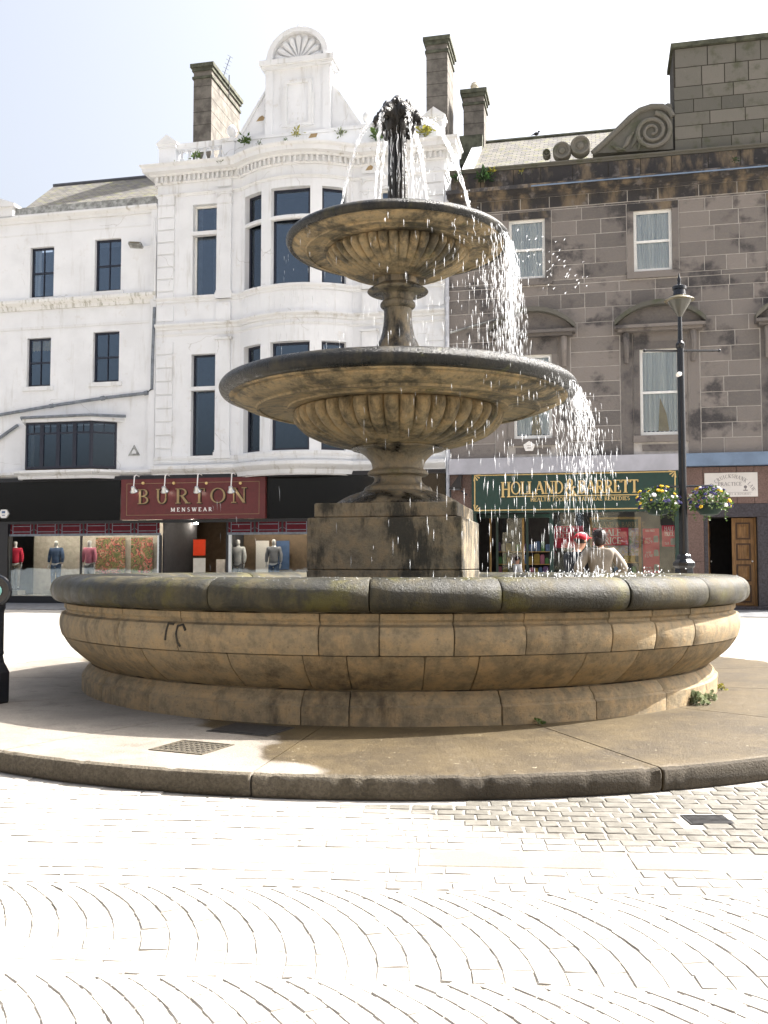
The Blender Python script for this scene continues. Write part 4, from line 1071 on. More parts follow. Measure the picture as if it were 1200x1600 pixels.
# parapet: pedestals, balusters, solid panels
zp0 = zc1 + .04; zpr = fz(300, 222); zpb = fz(300, 231)
def pxu(x, y=230): return fu(x, y)
segs = [(uL + .05, pxu(275), 'ped'), (pxu(275), pxu(347), 'bal'), (pxu(347), pxu(366), 'pier'), (pxu(366), uc * 2 - pxu(366), 'solid'), (uc * 2 - pxu(366), uc * 2 - pxu(347), 'pier'), (uc * 2 - pxu(347), uc * 2 - pxu(275), 'solid'), (uc * 2 - pxu(275), uR - .05, 'ped')]
for a, b, k in segs:
    if k == 'bal':
        p = MB(); p.box(a, b, .05, .35, zp0 - .05, zp0 + .12); p.build('parapet', 'white_stone', cb)
        p = MB(); p.box(a, b, .02, .38, zpb, zpr); p.build('coping', 'white_trim', cb)
        n = 5; bb = None
        for i in range(n + 1):
            x = a + (b - a) * (i + .5) / (n + 1)
            if bb is None:
                q_ = MB(); H = zpb - zp0 - .12; q_.lathe([(.085, 0), (.085, .04), (.05, .06), (.05, .09), (.09, H * .28), (.085, H * .38), (.045, H * .6), (.04, H * .8), (.06, H * .86), (.04, H * .9), (.08, H - .04), (.08, H)], 14)
                bb = q_.build('baluster', 'white_stone', cb, True); bb.location = Vector((x, .2, zp0 + .12)) - OFF[cb.name]; bb.data.transform(Matrix.Translation(OFF[cb.name]))
            else: place(bb.data, 'baluster', (x, .2, zp0 + .12), parent=cb)
        m = MB(); m.box(a, b, .9, 1.0, zp0 - .3, zp0 + .05); m.build('gutter_wall', 'white_stone', cb)
    else:
        top_ = zpr if k != 'ped' else fz(258, 228)
        p = MB(); o_ = {'ped': -.06, 'pier': .0, 'solid': .06}[k]; p.box(a, b, o_, .38, zp0 - .05, top_ - .12); p.build('parapet', 'white_stone', cb)
        p = MB(); p.box(a - .03, b + .03, o_ - .05, .43, top_ - .118, top_); p.build('coping', 'white_trim', cb)
        if k == 'ped':
            p = MB(); p.prism([(a - .08, top_), (b + .08, top_), (b + .08, top_ + .06), ((a + b) / 2, top_ + .36), (a - .08, top_ + .06)], o_ - .08, .45)
            p.prism([(a + .14, top_ + .08), (b - .14, top_ + .08), ((a + b) / 2, top_ + .24)], o_ - .095, o_ - .079); p.build('pediment_cap', 'white_trim', cb)
def pineapple(u, d, z, s=1.):
    m = MB(); m.lathe([(.14 * s, z), (.15 * s, z + .04 * s), (.06 * s, z + .10 * s), (.06 * s, z + .14 * s), (.12 * s, z + .18 * s), (.19 * s, z + .30 * s), (.19 * s, z + .40 * s), (.14 * s, z + .52 * s), (.06 * s, z + .6 * s), (.01, z + .63 * s)], 18, (u, d), rmod=lambda r, zz, a: r * (1 + .06 * sin(a * 9 + zz * 30)))
    m.build('finial', 'white_trim', cb, True, ang=70)
pineapple(pxu(359), .2, zpr, .95); pineapple(2 * uc - pxu(359), .2, zpr, .95)
# gable with date panel, shell and finial
GD = .25
gl, gr = fu(372, 200, GD), 2 * uc - fu(372, 200, GD); zg0 = fz(415, 200, GD); zg1 = fz(458, 136, GD)
cl, cr = fu(418, 150, GD), 2 * uc - fu(418, 150, GD); ze = fz(458, 110, GD); zt_ = fz(458, 98, GD)
zgb = zpr - .02
p = MB(); p.prism([(gl, zgb), (cl, zgb), (cl, zg1), (cl - .05, zg1)], GD, GD + .3); p.build('gable_wing', 'white_stone', cb)
p = MB(); p.prism([(gr, zgb), (cr + .05, zg1), (cr, zg1), (cr, zgb)], GD, GD + .3); p.build('gable_wing', 'white_stone', cb)
for s_ in (0, 1):
    p = MB()
    if s_ == 0: p.prism([(gl - .1, zgb), (gl + .06, zgb), (cl, zg1 - .02), (cl, zg1 + .1)], GD - .06, GD + .36)
    else: p.prism([(gr + .1, zgb), (cr, zg1 + .1), (cr, zg1 - .02), (gr - .06, zgb)], GD - .06, GD + .36)
    p.build('gable_coping', 'white_trim', cb)
p = MB(); p.box(cl, cr, GD - .12, GD + .5, zgb, ze); p.build('gable_block', 'white_stone', cb)
for a, b in ((cl - .02, cl + .26), (cr - .26, cr + .02)):
    p = MB(); p.box(a, b, GD - .19, GD - .1, zgb, ze - .01); p.build('gable_pilaster', 'white_stone', cb)
p = MB(); mu = (cl + cr) / 2; pa, pb, pz0, pz1 = mu - .52, mu + .52, zgb + .25, ze - .45
for q_ in ((pa, pb, pz1 - .12, pz1), (pa, pb, pz0, pz0 + .12), (pa, pa + .12, pz0 + .12, pz1 - .12), (pb - .12, pb, pz0 + .12, pz1 - .12)): p.box(q_[0], q_[1], GD - .20, GD - .119, q_[2], q_[3])
p.box(pa - .08, pa, GD - .18, GD - .119, pz0, pz1 - .5); p.box(pb, pb + .08, GD - .18, GD - .119, pz0, pz1 - .5); p.build('panel_frame', 'white_trim', cb)
p = MB()
for i, (dx, dz) in enumerate(((-.18, .25), (0, .25), (.18, .25), (-.18, .45), (0, .45), (.18, .42), (.05, .75), (-.03, .75), (0, .9))): p.box(mu + dx - .025, mu + dx + .025, GD - .135, GD - .119, pz0 + dz, pz0 + dz + .09)
p.build('panel_relief', 'white_trim', cb)
p = MB(); p.box(cl - .12, cr + .12, GD - .30, GD + .55, ze, ze + .10); p.box(cl - .20, cr + .20, GD - .38, GD + .6, ze + .101, zt_); p.build('gable_entablature', 'white_trim', cb)
AR = (cr - cl) / 2 - .02; n = 24
outer = [(mu + AR * cos(pi * k / n), zt_ + AR * sin(pi * k / n)) for k in range(n + 1)]; inner = [(mu + (AR - .22) * cos(pi * k / n), zt_ + .06 + (AR - .22) * sin(pi * k / n)) for k in range(n + 1)]
p = MB()
for k in range(n): p.prism([outer[k], outer[k + 1], inner[k + 1], inner[k]], GD - .25, GD + .45)
p.build('arch_moulding', 'white_trim', cb)
p = MB(); p.prism([(mu - AR + .1, zt_)] + [(mu + (AR - .1) * cos(pi - pi * k / n), zt_ + (AR - .1) * sin(pi - pi * k / n)) for k in range(n + 1)], GD - .02, GD + .4); shl = p.build('tympanum', 'white_stone', cb)
for k in range(9):
    a = pi * (k + .5) / 9; p = MB(); Rr_ = AR - .26
    P = [(mu + r * cos(a), GD - .05, zt_ + .04 + r * sin(a)) for r in (.12, .3, .5, Rr_ - .17, Rr_ - .08, Rr_)]
    p.tube(P, [.02, .045, .075, .125, .11, .04], 8); p.build('shell_rib', 'white_trim', shl, True)
pineapple(mu, GD + .05, zt_ + AR - .04, .52)
# bare patches where the paint has fallen away
for px, py, w_, h_, d in ((407, 185, .16, .10, GD - .006), (489, 210, .17, .12, .05), (577, 262, .14, .09, -.082)):
    u, z = fp(px, py, d); p = MB(); p.prism([(u - w_, z - h_), (u + w_ * .7, z - h_ * .9), (u + w_, z + .2 * h_), (u + w_ * .4, z + h_), (u - w_ * .3, z + h_ * .5)], d - .006, d); p.build('bare_patch', 'bare_patch', cb)
# roof behind the parapet
p = MB(); rz = zp0 + 2.3
p.prismz([(uL + .1, .8), (uR - .1, .8), (uR - .1, 8.9), (uL + .1, 8.9)], ztop - .1, zp0 - .25); p.build('roof', 'lead_ridge', cb)
def chimney(parent, px0, px1, pyt, pyb, d, depth, label=None, capw=.12, pots=1, side=0):
    u0, u1 = fu(px0, pyt, d), fu(px1, pyt, d); z1 = fz((px0 + px1) / 2, pyt, d); z0 = fz((px0 + px1) / 2, pyb, d)
    p = MB(); p.box(u0, u1, d, d + depth, z0 - 2.5, z1 - .3); ch = p.build('chimney', 'chimney_stone', parent)
    H = z1 - z0; n = max(2, int(H / .55))
    for k in range(1, n):
        q_ = MB(); z = z0 + (H - .4) * k / n; q_.box(u0 - .004, u1 + .004, d - .004, d + depth + .004, z, z + .018); q_.build('joint', 'mortar_dark', ch)
    p = MB(); p.box(u0 - .05, u1 + .05, d - .05, d + depth + .05, z1 - .62, z1 - .52); p.box(u0 - .06, u1 + .06, d - .06, d + depth + .06, z1 - .3, z1 - .16); p.box(u0 - capw, u1 + capw, d - capw, d + depth + capw, z1 - .158, z1); p.build('chimney_cap', 'chimney_cap_stone', ch)
    for k in range(pots):
        q_ = MB(); y = d + .35 + k * .7; um = (u0 + u1) / 2
        if pots == 1 and depth < 1.3: q_.lathe([(.15, z1), (.15, z1 + .25), (.17, z1 + .27), (.17, z1 + .33), (.13, z1 + .36), (.13, z1 + .42)], 14, (um, y))
        else: q_.lathe([(.2, z1), (.19, z1 + .10), (.12, z1 + .16)], 14, (um, y))
        q_.build('chimney_pot', 'terracotta_pale' if depth < 1.3 else 'chimney_cap_stone', ch, True)
    return ch
ch1 = chimney(cb, 303, 331, 100, 215, 4.2, 3.2); 
chimney(cb, 666, 699, 58, 170, 4.2, 1.6)
# dark roof bits at the right end
# aerial on the left chimney
u, z = fp(358, 130, 5.2); at_ = thing('aerial', 'thin rooftop television aerial beside the left chimney', 'aerial', fw(u, 5.2, z - .6), -FA)
p = MB(); p.tube([(0, 0, 0), (0, 0, .95)], .02, 6); p.build('mast', 'lamp_black_paint', at_)
p = MB(); p.tube([(-.32, 0, .75), (.04, 0, 1.75)], .012, 5)
for k in range(7): x = -.32 + .36 * k / 6; z_ = .75 + k / 6.; p.tube([(x - .08, -.1, z_ + .03), (x + .08, .1, z_ - .03)], .007, 4)
p.build('boom', 'lamp_black_paint', at_)
for px, py, d, s_, n, mt, lb in ((382, 224, -.25, .42, 90, 'leaf_green', 'bushy green weed on the cornice left of the gable'), (308, 247, -.3, .36, 70, 'leaf_green', 'low green weed under the white balusters'), (275, 257, -.35, .2, 30, 'leaf_green', 'tiny weed at the left end of the white cornice'),
        (345, 256, -.4, .24, 50, 'leaf_green', 'small weed on the cornice below the left finial'), (463, 212, -.3, .38, 50, 'leaf_yellow', 'yellowish weed on the parapet below the gable'), (532, 212, .0, .34, 40, 'leaf_grey_green', 'grey green weed on the parapet right of the gable'),
        (405, 226, -.5, .2, 40, 'leaf_green', 'little weed on the bow cornice'), (590, 215, -.3, .55, 110, 'leaf_green', 'leafy weed beside the fountain spouts on the left'), (664, 210, -.3, .55, 90, 'leaf_yellow', 'yellow flowering weed beside the fountain spouts on the right'), (445, 220, -.9, .16, 50, 'leaf_dark', 'dark moss tuft on top of the bow cornice')):
    weed(px, py, d, s_, n, mt, lb)

# ================================================================== left white building
u0_ = fu(-150)
lb_ = fthing('plain_white_building', 'plain white rendered three storey building with black sash windows and slate roof', 'building', (u0_ + uL) / 2)
LD = .12
ws = [(47, 84, 386, 465), (148, 189, 373, 455), (42, 79, 528, 604), (145, 186, 518, 597)]
ops = []
for a, b, t_, bt in ws:
    ym = (t_ + bt) / 2; ops.append((fu(a, ym, LD), fu(b, ym, LD), fz((a + b) / 2, bt, LD), fz((a + b) / 2, t_, LD)))
dx = ops[1][0] - ops[0][0]
for o in list(ops[::2]): ops.append((o[0] - dx, o[1] - dx, o[2], o[3]))
ztl = fz(120, 334, LD); zsl = fz(100, 750)
orl, orr = fu(42, 690), fu(180, 690); oz0, oz1 = fz(100, 734), fz(100, 662)
m = MB(); mfl = lambda s, d: (s, LD + d)
wallmap(m, mfl, u0_, uL + .02, zsl - .1, ztl, ops + [(orl + .1, orr - .1, oz0 + .1, oz1 - .05)], .2); m.build('wall', 'white_render', lb_)
shell(lb_, u0_, uL - .02, zsl, ztl, 8, 'white_render', (fz(100, 650), fz(100, 480)))
for o in ops:
    window(lb_, (o[0], LD + .14), (o[1], LD + .14), o[2], o[3], (.5,), (.5,), 'black_sash_paint', fwid=.075, bar=.035, curtain=[(0, .3, .0, 'net_curtain')] if o is ops[0] else ([(0, 1, .72, 'ochre_curtain')] if o is ops[2] else None))
    p = MB(); p.box(o[0] - .14, o[1] + .14, LD - .07, LD + .1, o[2] - .16, o[2] - .003); p.build('sill', 'white_trim', lb_)
lpath = [(u0_, LD), (uL - .01, LD)]
band(lb_, 'cornice', 'white_trim', lpath, mold(fz(120, 343, LD), fz(120, 332, LD), .22))
band(lb_, 'string_line', 'white_trim', lpath, [(-.02, fz(120, 362, LD)), (.015, fz(120, 362, LD)), (.015, fz(120, 360, LD)), (-.02, fz(120, 360, LD))])
band(lb_, 'ledge', 'mossy_ledge', lpath, mold(fz(120, 481, LD), fz(120, 466, LD), .22))
band(lb_, 'string_line', 'white_trim', lpath, [(-.02, fz(120, 511, LD)), (.03, fz(120, 511, LD)), (.03, fz(120, 507, LD)), (-.02, fz(120, 507, LD))])
m_pl = plain('weathered_cement', (.40, .41, .40), .9, var=.3, scale=5)
p = MB(); zpa = fz(120, 318, LD); p.box(u0_, uL - .01, LD - .05, LD + .3, ztl - .02, zpa); p.build('parapet', 'weathered_cement', lb_)
# slate roof, laid out in its own plane
re_d, rr_d = LD + .3, 4.6; ez, rz_ = zpa - .12, fz(120, 288, 4.6)
ul_, ur_ = fu(25, 325, re_d), uL + .3
Ls = hypot(rr_d - re_d, rz_ - ez); ta = atan2(rz_ - ez, rr_d - re_d)
p = MB(); W = ur_ - ul_; p.add([(0, 0, 0), (W, 0, 0), (W, Ls, 0), (-1.0, Ls, 0), (0, 0, -.05), (W, 0, -.05), (W, Ls, -.05), (-1.0, Ls, -.05)], [(0, 1, 2, 3), (4, 7, 6, 5), (0, 4, 5, 1), (1, 5, 6, 2), (2, 6, 7, 3), (3, 7, 4, 0)])
def roof_obj(mb, parent, u, d, z, ang):
    o = mb.build('roof', 'roof_slate', None); o.parent = parent; o.location = Vector((u, d, z)) - OFF[parent.name]; o.rotation_euler = (ang, 0, 0); OFF[o.name] = Vector((0, 0, 0)); return o
roof_obj(p, lb_, ul_, re_d, ez, ta)
p = MB(); p.tube([(ul_ - 1, rr_d, rz_ + .02), (ur_, rr_d, rz_ + .02)], .09, 8); p.build('ridge', 'lead_ridge', lb_)
p = MB(); p.prism([(ul_ - 1, ez), (ur_, ez), (ur_, rz_ - .05), (ul_ - 1, rz_ - .05)], rr_d, rr_d + .1); p.build('roof_back', 'lead_ridge', lb_)
a, b = fu(-40, 325, -.1), fu(20, 325, -.1); p = MB(); zt2 = fz(10, 318, -.1); p.box(a, b, -.1, .5, ztl, zt2 - .15); p.prism([(a - .1, zt2 - .15), (b + .12, zt2 - .15), (b + .12, zt2 - .05), ((a + b) / 2, zt2 + .3), (a - .1, zt2 - .05)], -.2, .6); p.build('parapet_pedestal', 'white_trim', lb_)
# oriel window
OP = .55
pl = [(orl, LD), (orl + .22, LD - OP), (orr - .72, LD - OP), (orr, LD)]
cols = [(1, 2)] * 4
oq = MB(); 
def orbox(A, B, ncol):
    xf, L = lbox(A, B)
    for k in range(ncol):
        A2 = Vector(A) + (Vector(B) - Vector(A)) * (k / ncol); B2 = Vector(A) + (Vector(B) - Vector(A)) * ((k + 1) / ncol)
        ww = window(lb_, tuple(A2), tuple(B2), oz0, oz1, (), (.76,), 'black_sash_paint', fwid=.075, bar=.03)
        xf2, L2 = lbox(tuple(A2), tuple(B2)); q_ = MB(xf2); q_.box(L2 / 2 - .012, L2 / 2 + .012, .01, .05, oz0 + (oz1 - oz0) * .78, oz1 - .07); q_.build('glazing_bar', 'black_sash_paint', ww)
orbox(pl[0], pl[1], 1); orbox(pl[1], pl[2], 4); orbox(pl[2], pl[3], 1)
p = MB(); p.prismz([(orl - .12, LD + .05), (orl + .16, LD - OP - .14), (orr - .66, LD - OP - .14), (orr + .35, LD + .02)], oz1, oz1 + .14); p.build('oriel_roof', 'white_trim', lb_)
p = MB(); p.tube([(orl - .12, LD - .02, oz1 + .05), (orl + .14, LD - OP - .18, oz1 + .17), (orr - .66, LD - OP - .18, oz1 + .19), (orr + .4, LD - .1, oz1 + .20)], .055, 7); p.build('oriel_gutter', 'grey_pipe', lb_, True)
p = MB(); p.prismz([(orl, LD + .4), (orl + .2, LD - OP + .06), (orr - .7, LD - OP + .06), (orr, LD + .4)], oz0 - .02, oz0 + .02); p.build('oriel_floor', 'interior_warm', lb_)
p = MB(); p.prismz([(orl, LD + .4), (orl + .2, LD - OP + .06), (orr - .7, LD - OP + .06), (orr, LD + .4)], oz1 - .03, oz1 - .002); p.build('oriel_ceiling', 'interior_dark', lb_)
band(lb_, 'shop_cornice', 'white_trim', [(u0_, LD), (orl - .25, LD), (orl + .1, LD - OP - .05), (orr - .6, LD - OP - .05), (orr + .25, LD), (uL - .005, LD)], mold(fz(100, 750), fz(100, 737), .26))
# drain pipes
p = MB(); pts = [fp(-60, 660, LD - .12), fp(0, 648, LD - .12), fp(80, 634, LD - .12), fp(160, 622, LD - .12), fp(228, 614, LD - .12), fp(237, 608, LD - .12), fp(238, 560, LD - .12), fp(241, 480, LD - .12)]
p.tube([(a, LD - .1, b) for a, b in pts], .06, 8); dp = p.build('drain_pipe', 'grey_pipe', lb_, True)
for a, b in (pts[2], pts[3], pts[4]): q_ = MB(); q_.tube([(a - .07, LD - .1, b - .01), (a + .07, LD - .1, b + .01)], .085, 8); q_.build('pipe_collar', 'grey_pipe', dp)
p = MB(); pts = [fp(30, 665, LD), fp(14, 676, LD), fp(0, 686, LD), fp(-30, 700, LD)]; p.tube([(a, LD - .1, b) for a, b in pts], .06, 8); p.build('drain_pipe', 'grey_pipe', lb_, True)
p = MB(); u, _ = fp(243, 400, 0); p.tube([(u, LD - .15, fz(243, 470)), (u, LD - .15, fz(243, 375)), (u - .06, LD - .1, fz(243, 365)), (u - .06, LD - .1, fz(243, 340))], .045, 7); p.build('drain_pipe', 'white_trim', lb_, True)
# flood light and triangle badge
u, z = fp(212, 383, LD - .3); fl = fthing('flood_light', 'tilted rectangular flood light on the white wall beside a sash window', 'flood light', u, LD - .3, z)
xf = lambda x, y, zz: (u + x * cos(.25) - zz * sin(.25) * .3, LD - .3 + y * .8 + zz * .6, z + zz * .8 - y * .5 - x * .12)
p = MB(xf); p.box(-.26, .26, -.12, .12, -.06, .06); p.build('housing', 'weathered_cement', fl); p = MB(xf); p.box(-.2, .2, -.135, -.121, -.045, .045); p.build('lens', 'lamp_cream_glass', fl)
p = MB(); p.tube([(u, LD - .25, z), (u + .1, LD, z + .02)], .03, 6); p.tube([(u + .2, LD - .06, z), (u + .7, LD - .02, z + .05)], .012, 5); p.build('bracket', 'white_sash_paint', fl)
u, z = fp(210, 705, LD); p = MB(); s_ = .23
p.prism([(-s_, -s_ * .7), (s_, -s_ * .7), (0, s_)], -.03, 0); o = solo(p, 'wall_badge', 'weathered_cement', 'small grey triangular badge on the white wall above the shop sign', 'badge', loc=fw(u, LD - .002, z)); o.rotation_euler[2] = -FA
q_ = MB(); q_.prism([(-s_ * .4, -s_ * .4), (s_ * .4, -s_ * .4), (s_ * .3, 0), (0, s_ * .35), (-s_ * .3, 0)], -.036, -.03); q_.build('badge_face', 'white_trim', o)

# ================================================================== grey stone building
gL, gR = fu(702), fu(1345)
gb = fthing('grey_stone_building', 'grey brown ashlar building with segmental window pediments and carved scroll parapet', 'building', (gL + gR) / 2)
zg = fz(950, 712); zgt = fz(950, 318)
wins = []
ulo, uhi = fu(990, 376), fu(1050, 376); step = ulo - fu(795, 392)
t0, t1 = fz(1020, 424), fz(1020, 328); s0, s1 = fz(1031, 680), fz(1031, 545)
xlo, xhi = fu(1000, 610), fu(1063, 610)
for k in (-1, 0, 1):
    ks = k * step * (1.06 if k > 0 else 1)
    wins.append((ulo + ks, uhi + ks, t0, t1)); wins.append((xlo + ks, xhi + ks, s0, s1))
m = MB(); gops = [(a, b, c, d) for a, b, c, d in wins]
wallmap(m, flat, gL, gR, zg - .05, zgt + .6, gops, .3); gw = m.build('wall', 'mortar_pale', gb)
shell(gb, gL + .02, gR - .02, 0, zgt + .5, 9, 'chimney_stone', (zg, fz(950, 470)))
ex = []
for a, b, c, d in wins:
    up = c > 7
    if up: ex.append((a - .22, b + .22, c - .25, d + .26))
    else: ex.append((a - .62, b + .62, zg - .1, d + .55))
ashlar(gw, gL, gR, zg, zgt, 0, .49, (.75, 1.35), ex, 'grey_sandstone', 5)
for i, (a, b, c, d) in enumerate(wins):
    up = c > 7; cur = [(0, 1, 0, 'net_curtain')] if up else [(0, .98, .36 if i != 3 else .0, 'net_curtain')]
    w_ = window(gb, (a, .07), (b, .07), c, d, (), (.5,), 'white_sash_paint', 'shop_glass', fwid=.095, curtain=cur if up else [(0, 1, .02, 'net_curtain')])
    if not up:
        q_ = MB(); q_.prism([(a + (b - a) * .45, c + .15), (a + (b - a) * .72, c + .15), (a + (b - a) * .66, c + .7), (a + (b - a) * .5, c + 1.25)], .14, .145); q_.build('curtain', 'ochre_curtain', w_)
    sw = .2 if up else .2
    for q_ in ((a - sw, a, c - (.0 if up else 0), d), (b, b + sw, c, d)):
        p = MB(); p.box(q_[0], q_[1], -.05, .12, q_[2], q_[3]); p.build('jamb_stone', 'grey_sandstone', gb)
    p = MB(); p.box(a - sw, b + sw, -.052, .12, d + .002, d + .24); p.build('lintel', 'sooty_sandstone' if up else 'grey_sandstone', gb)
    p = MB(); p.box(a - sw - .03, b + sw + .03, -.10, .12, c - .22, c - .002); p.build('sill', 'grey_sandstone', gb)
    if not up:
        # outer pilaster strips, frieze, consoles and curved pediment
        for s_, x in ((-1, a - sw - .02), (1, b + sw + .02)):
            x0, x1 = (x - .38, x) if s_ < 0 else (x, x + .38)
            p = MB(); p.box(x0 + .003, x1 - .003, -.03, .1, zg + .02, d + .55); p.build('pilaster_strip', 'grey_sandstone', gb)
            xm = (x0 + x1) / 2; p = MB(); zt = d + .55
            p.tube([(xm, -.08 - .14 * max(0, sin(t * pi * 1.1)) - .06 * (1 - t), zt - .05 - .95 * t) for t in [k / 12 for k in range(13)]], [.11 - .04 * k / 12 for k in range(13)], 8); p.build('console', 'grey_sandstone', gb, True)
        p = MB(); p.box(a - sw, b + sw, -.035, .1, d + .245, d + .549); p.build('frieze', 'grey_sandstone', gb)
        pz = d + .55; hw = (b - a) / 2 + .78; um = (a + b) / 2
        p = MB(); p.box(um - hw, um + hw, -.42, .1, pz + .09, pz + .19); p.box(um - hw + .1, um + hw - .1, -.30, .1, pz + .001, pz + .089); p.build('pediment_base', 'grey_sandstone', gb)
        hgt = .62; R = (hw * hw + hgt * hgt) / (2 * hgt); t_ = math.asin(hw / R); n = 14
        oa = [(um + R * sin(-t_ + 2 * t_ * k / n), pz + .191 + hgt - R + R * cos(-t_ + 2 * t_ * k / n)) for k in range(n + 1)]
        p = MB()
        for k in range(n): p.prism([oa[k], oa[k + 1], (oa[k + 1][0], oa[k + 1][1] + .15), (oa[k][0], oa[k][1] + .15)], -.46, .1)
        p.build('pediment_arch', 'lichen_stone', gb)
        p = MB(); p.prism([(um - hw + .05, pz + .191)] + [(x, z_ - .001) for x, z_ in oa[1:-1]] + [(um + hw - .05, pz + .191)], -.2, .1); p.build('pediment_panel', 'grey_sandstone', gb)
        p = MB(); p.box(a + .05, b - .05, -.04, .1, zg + .12, c - .3); p.build('apron_panel', 'grey_sandstone', gb)
# eaves: frieze course, cornice, blocking course
gpath = [(gL, 0), (gR, 0)]
zf0, zf1 = zgt, fz(950, 300)
p = MB(); p.box(gL, gR, -.015, .2, zf0 + .001, zf1); fz_ = p.build('frieze', 'mortar_pale', gb)
ashlar(fz_, gL, gR, zf0, zf1, -.015, .5, (1.0, 1.35), [], 'sooty_sandstone', 9, nc=1)
zk0, zk1 = zf1, fz(950, 283, -.4)
band(gb, 'cornice', 'sooty_sandstone', gpath, [(-.05, zk0), (.06, zk0), (.10, zk0 + .08), (.30, zk0 + .14), (.34, zk0 + .26), (.46, zk0 + .32), (.50, zk1 - .03), (.4, zk1 + .02), (-.2, zk1 + .08)])
band(gb, 'gutter_lip', 'blue_band_paint', [(fu(830, 285, -.5), 0), (gR, 0)], [(.44, zk1 + .016), (.52, zk1 - .015), (.525, zk1 + .03), (.45, zk1 + .06)])
zb0, zb1 = zk1 + .03, fz(950, 246, 0)
p = MB(); p.box(gL + .1, gR, .03, .4, zb0, zb1 - .12); pr = p.build('parapet', 'mortar_dark', gb)
ashlar(pr, gL + .1, gR, zb0 + .02, zb1 - .12, .03, .6, (1.0, 1.6), [], 'sooty_sandstone', 14, nc=1)
band(gb, 'coping', 'lichen_stone', [(gL + .05, .03), (gR, .03)], mold(zb1 - .12, zb1, .12))
# attic block with courses
ad = .15
al = fu(1053, 150, ad); az0 = zb1; az1 = fz(1125, 62, ad)
p = MB(); p.box(al, gR, ad, ad + 1.6, az0, az1 - .15); att = p.build('attic', 'mortar_dark', gb)
azm = fz(1125, 130, ad)
ashlar(att, al, gR, az0, azm, ad, .45, (.75, 1.1), [], 'lichen_stone', 3)
ashlar(att, al + .04, gR, azm, az1 - .16, ad, .55, (.75, .85), [], 'lichen_stone', 4, gap=.03)
p = MB(); p.box(al - .08, gR, ad - .12, ad + 1.7, az1 - .15, az1); p.build('attic_cap', 'chimney_cap_stone', gb)
# scroll bracket beside the attic
def P2(x, y, d=.1): return fp(x, y, d)
outl = [P2(x, y) for x, y in ((926, 239), (945, 222), (965, 203), (985, 183), (1000, 172), (1018, 166), (1035, 166), (1046, 172), (1051, 182))]
poly = outl + [P2(1052, 232)]
p = MB(); p.prism(poly, .15, .6); scr = p.build('scroll_bracket', 'lichen_stone', gb)
p = MB(); p.tube([(a, .12, b) for a, b in outl], .10, 8); p.build('scroll_edge', 'lichen_stone', scr, True)
cx, cz_ = P2(1019, 205); sc_ = (P2(1052, 205)[0] - cx)
p = MB(); P = []; Rr = []
for k in range(60):
    t = k / 59; r = sc_ * (.92 - .80 * t); a = radians(80 - 900 * t); P.append((cx + r * cos(a), .10, cz_ + r * sin(a))); Rr.append(.085 - .045 * t)
p.tube(P, Rr, 7); p.build('scroll_volute', 'lichen_stone', scr, True)
for pts in (((985, 232), (992, 220), (996, 205), (1003, 195)), ((970, 234), (978, 226), (984, 214), (990, 206)), ((955, 226), (965, 232), (978, 234)), ((998, 233), (1000, 222), (1004, 214))):
    p = MB(); p.tube([(P2(*q_)[0], .12, P2(*q_)[1]) for q_ in pts], [.02] + [.07] * (len(pts) - 2) + [.03], 7); p.build('scroll_leaf', 'lichen_stone', scr, True)
for x, y, r in ((1044, 166, .14),): p = MB(); a, b = P2(x, y); p.ball((a, .2, b), r, 12, 8); p.build('scroll_knob', 'lichen_stone', scr, True)
for x, y, r, rb in ((854, 240, 6, 0), (878, 236, 14, 1), (907, 228, 15.5, 1)):
    a, b = P2(x, y); rr = r / 46.; p = MB()
    prof = [(rr, 0), (rr * 1.0, .30), (rr * .92, .36), (rr * .75, .36), (rr * .66, .30), (rr * .4, .28), (rr * .3, .33), (.01, .35)]
    pts = []
    q_ = MB(lambda X, Y, Z: (a + X, .35 - Z, max(b + Y, zb1 - .02))); q_.lathe(prof, 22); q_.build('rosette', 'lichen_stone', gb, True)
# slate roof behind, with skew and ridge
re_d, rr_d = .45, 5.5; ez = zb1 - .25; rz_ = fz(840, 216, 5.5)
a, b = fu(745, 230, 3), fu(1060, 220, 3)
Ls = hypot(rr_d - re_d, rz_ - ez); ta = atan2(rz_ - ez, rr_d - re_d); W = b - a + .5
p = MB(); p.add([(0, 0, 0), (W, 0, 0), (W, Ls, 0), (0, Ls, 0), (0, 0, -.05), (W, 0, -.05), (W, Ls, -.05), (0, Ls, -.05)], [(0, 1, 2, 3), (4, 7, 6, 5), (0, 4, 5, 1), (1, 5, 6, 2), (2, 6, 7, 3), (3, 7, 4, 0)])
roof_obj(p, gb, a, re_d, ez, ta)
p = MB(); p.tube([(a, rr_d, rz_ + .02), (b + .5, rr_d, rz_ + .02)], .08, 7); p.build('ridge', 'chimney_cap_stone', gb)
p = MB(); p.prism([(gL, ez - .5), (gR, ez - .5), (gR, ez + .1), (b, rz_ - .1), (a, rz_ - .1), (gL + .3, ez + .1)], rr_d + .02, rr_d + .2); p.build('roof_back', 'lead_ridge', gb)
p = MB(lambda x, y, z: (x, re_d + y * cos(ta) - z * sin(ta), ez + y * sin(ta) + z * cos(ta))); p.box(gL + .25, a, -.1, Ls, -.05, .10); p.build('roof_skew', 'white_trim', gb)
chimney(gb, 724, 756, 140, 212, 4.9, 1.0, pots=1)
p = MB(); a, z = fp(740, 222, 4.7); p.box(a - .55, a + .35, 4.6, 6.1, z - .9, z + .25); p.build('chimney_base', 'chimney_cap_stone', gb)
u, z = fp(838, 213, 5.5); p = MB(); bird = thing('bird', 'tiny dark bird perched on the slate ridge', 'bird', fw(u, 5.5, z - .02), -FA)
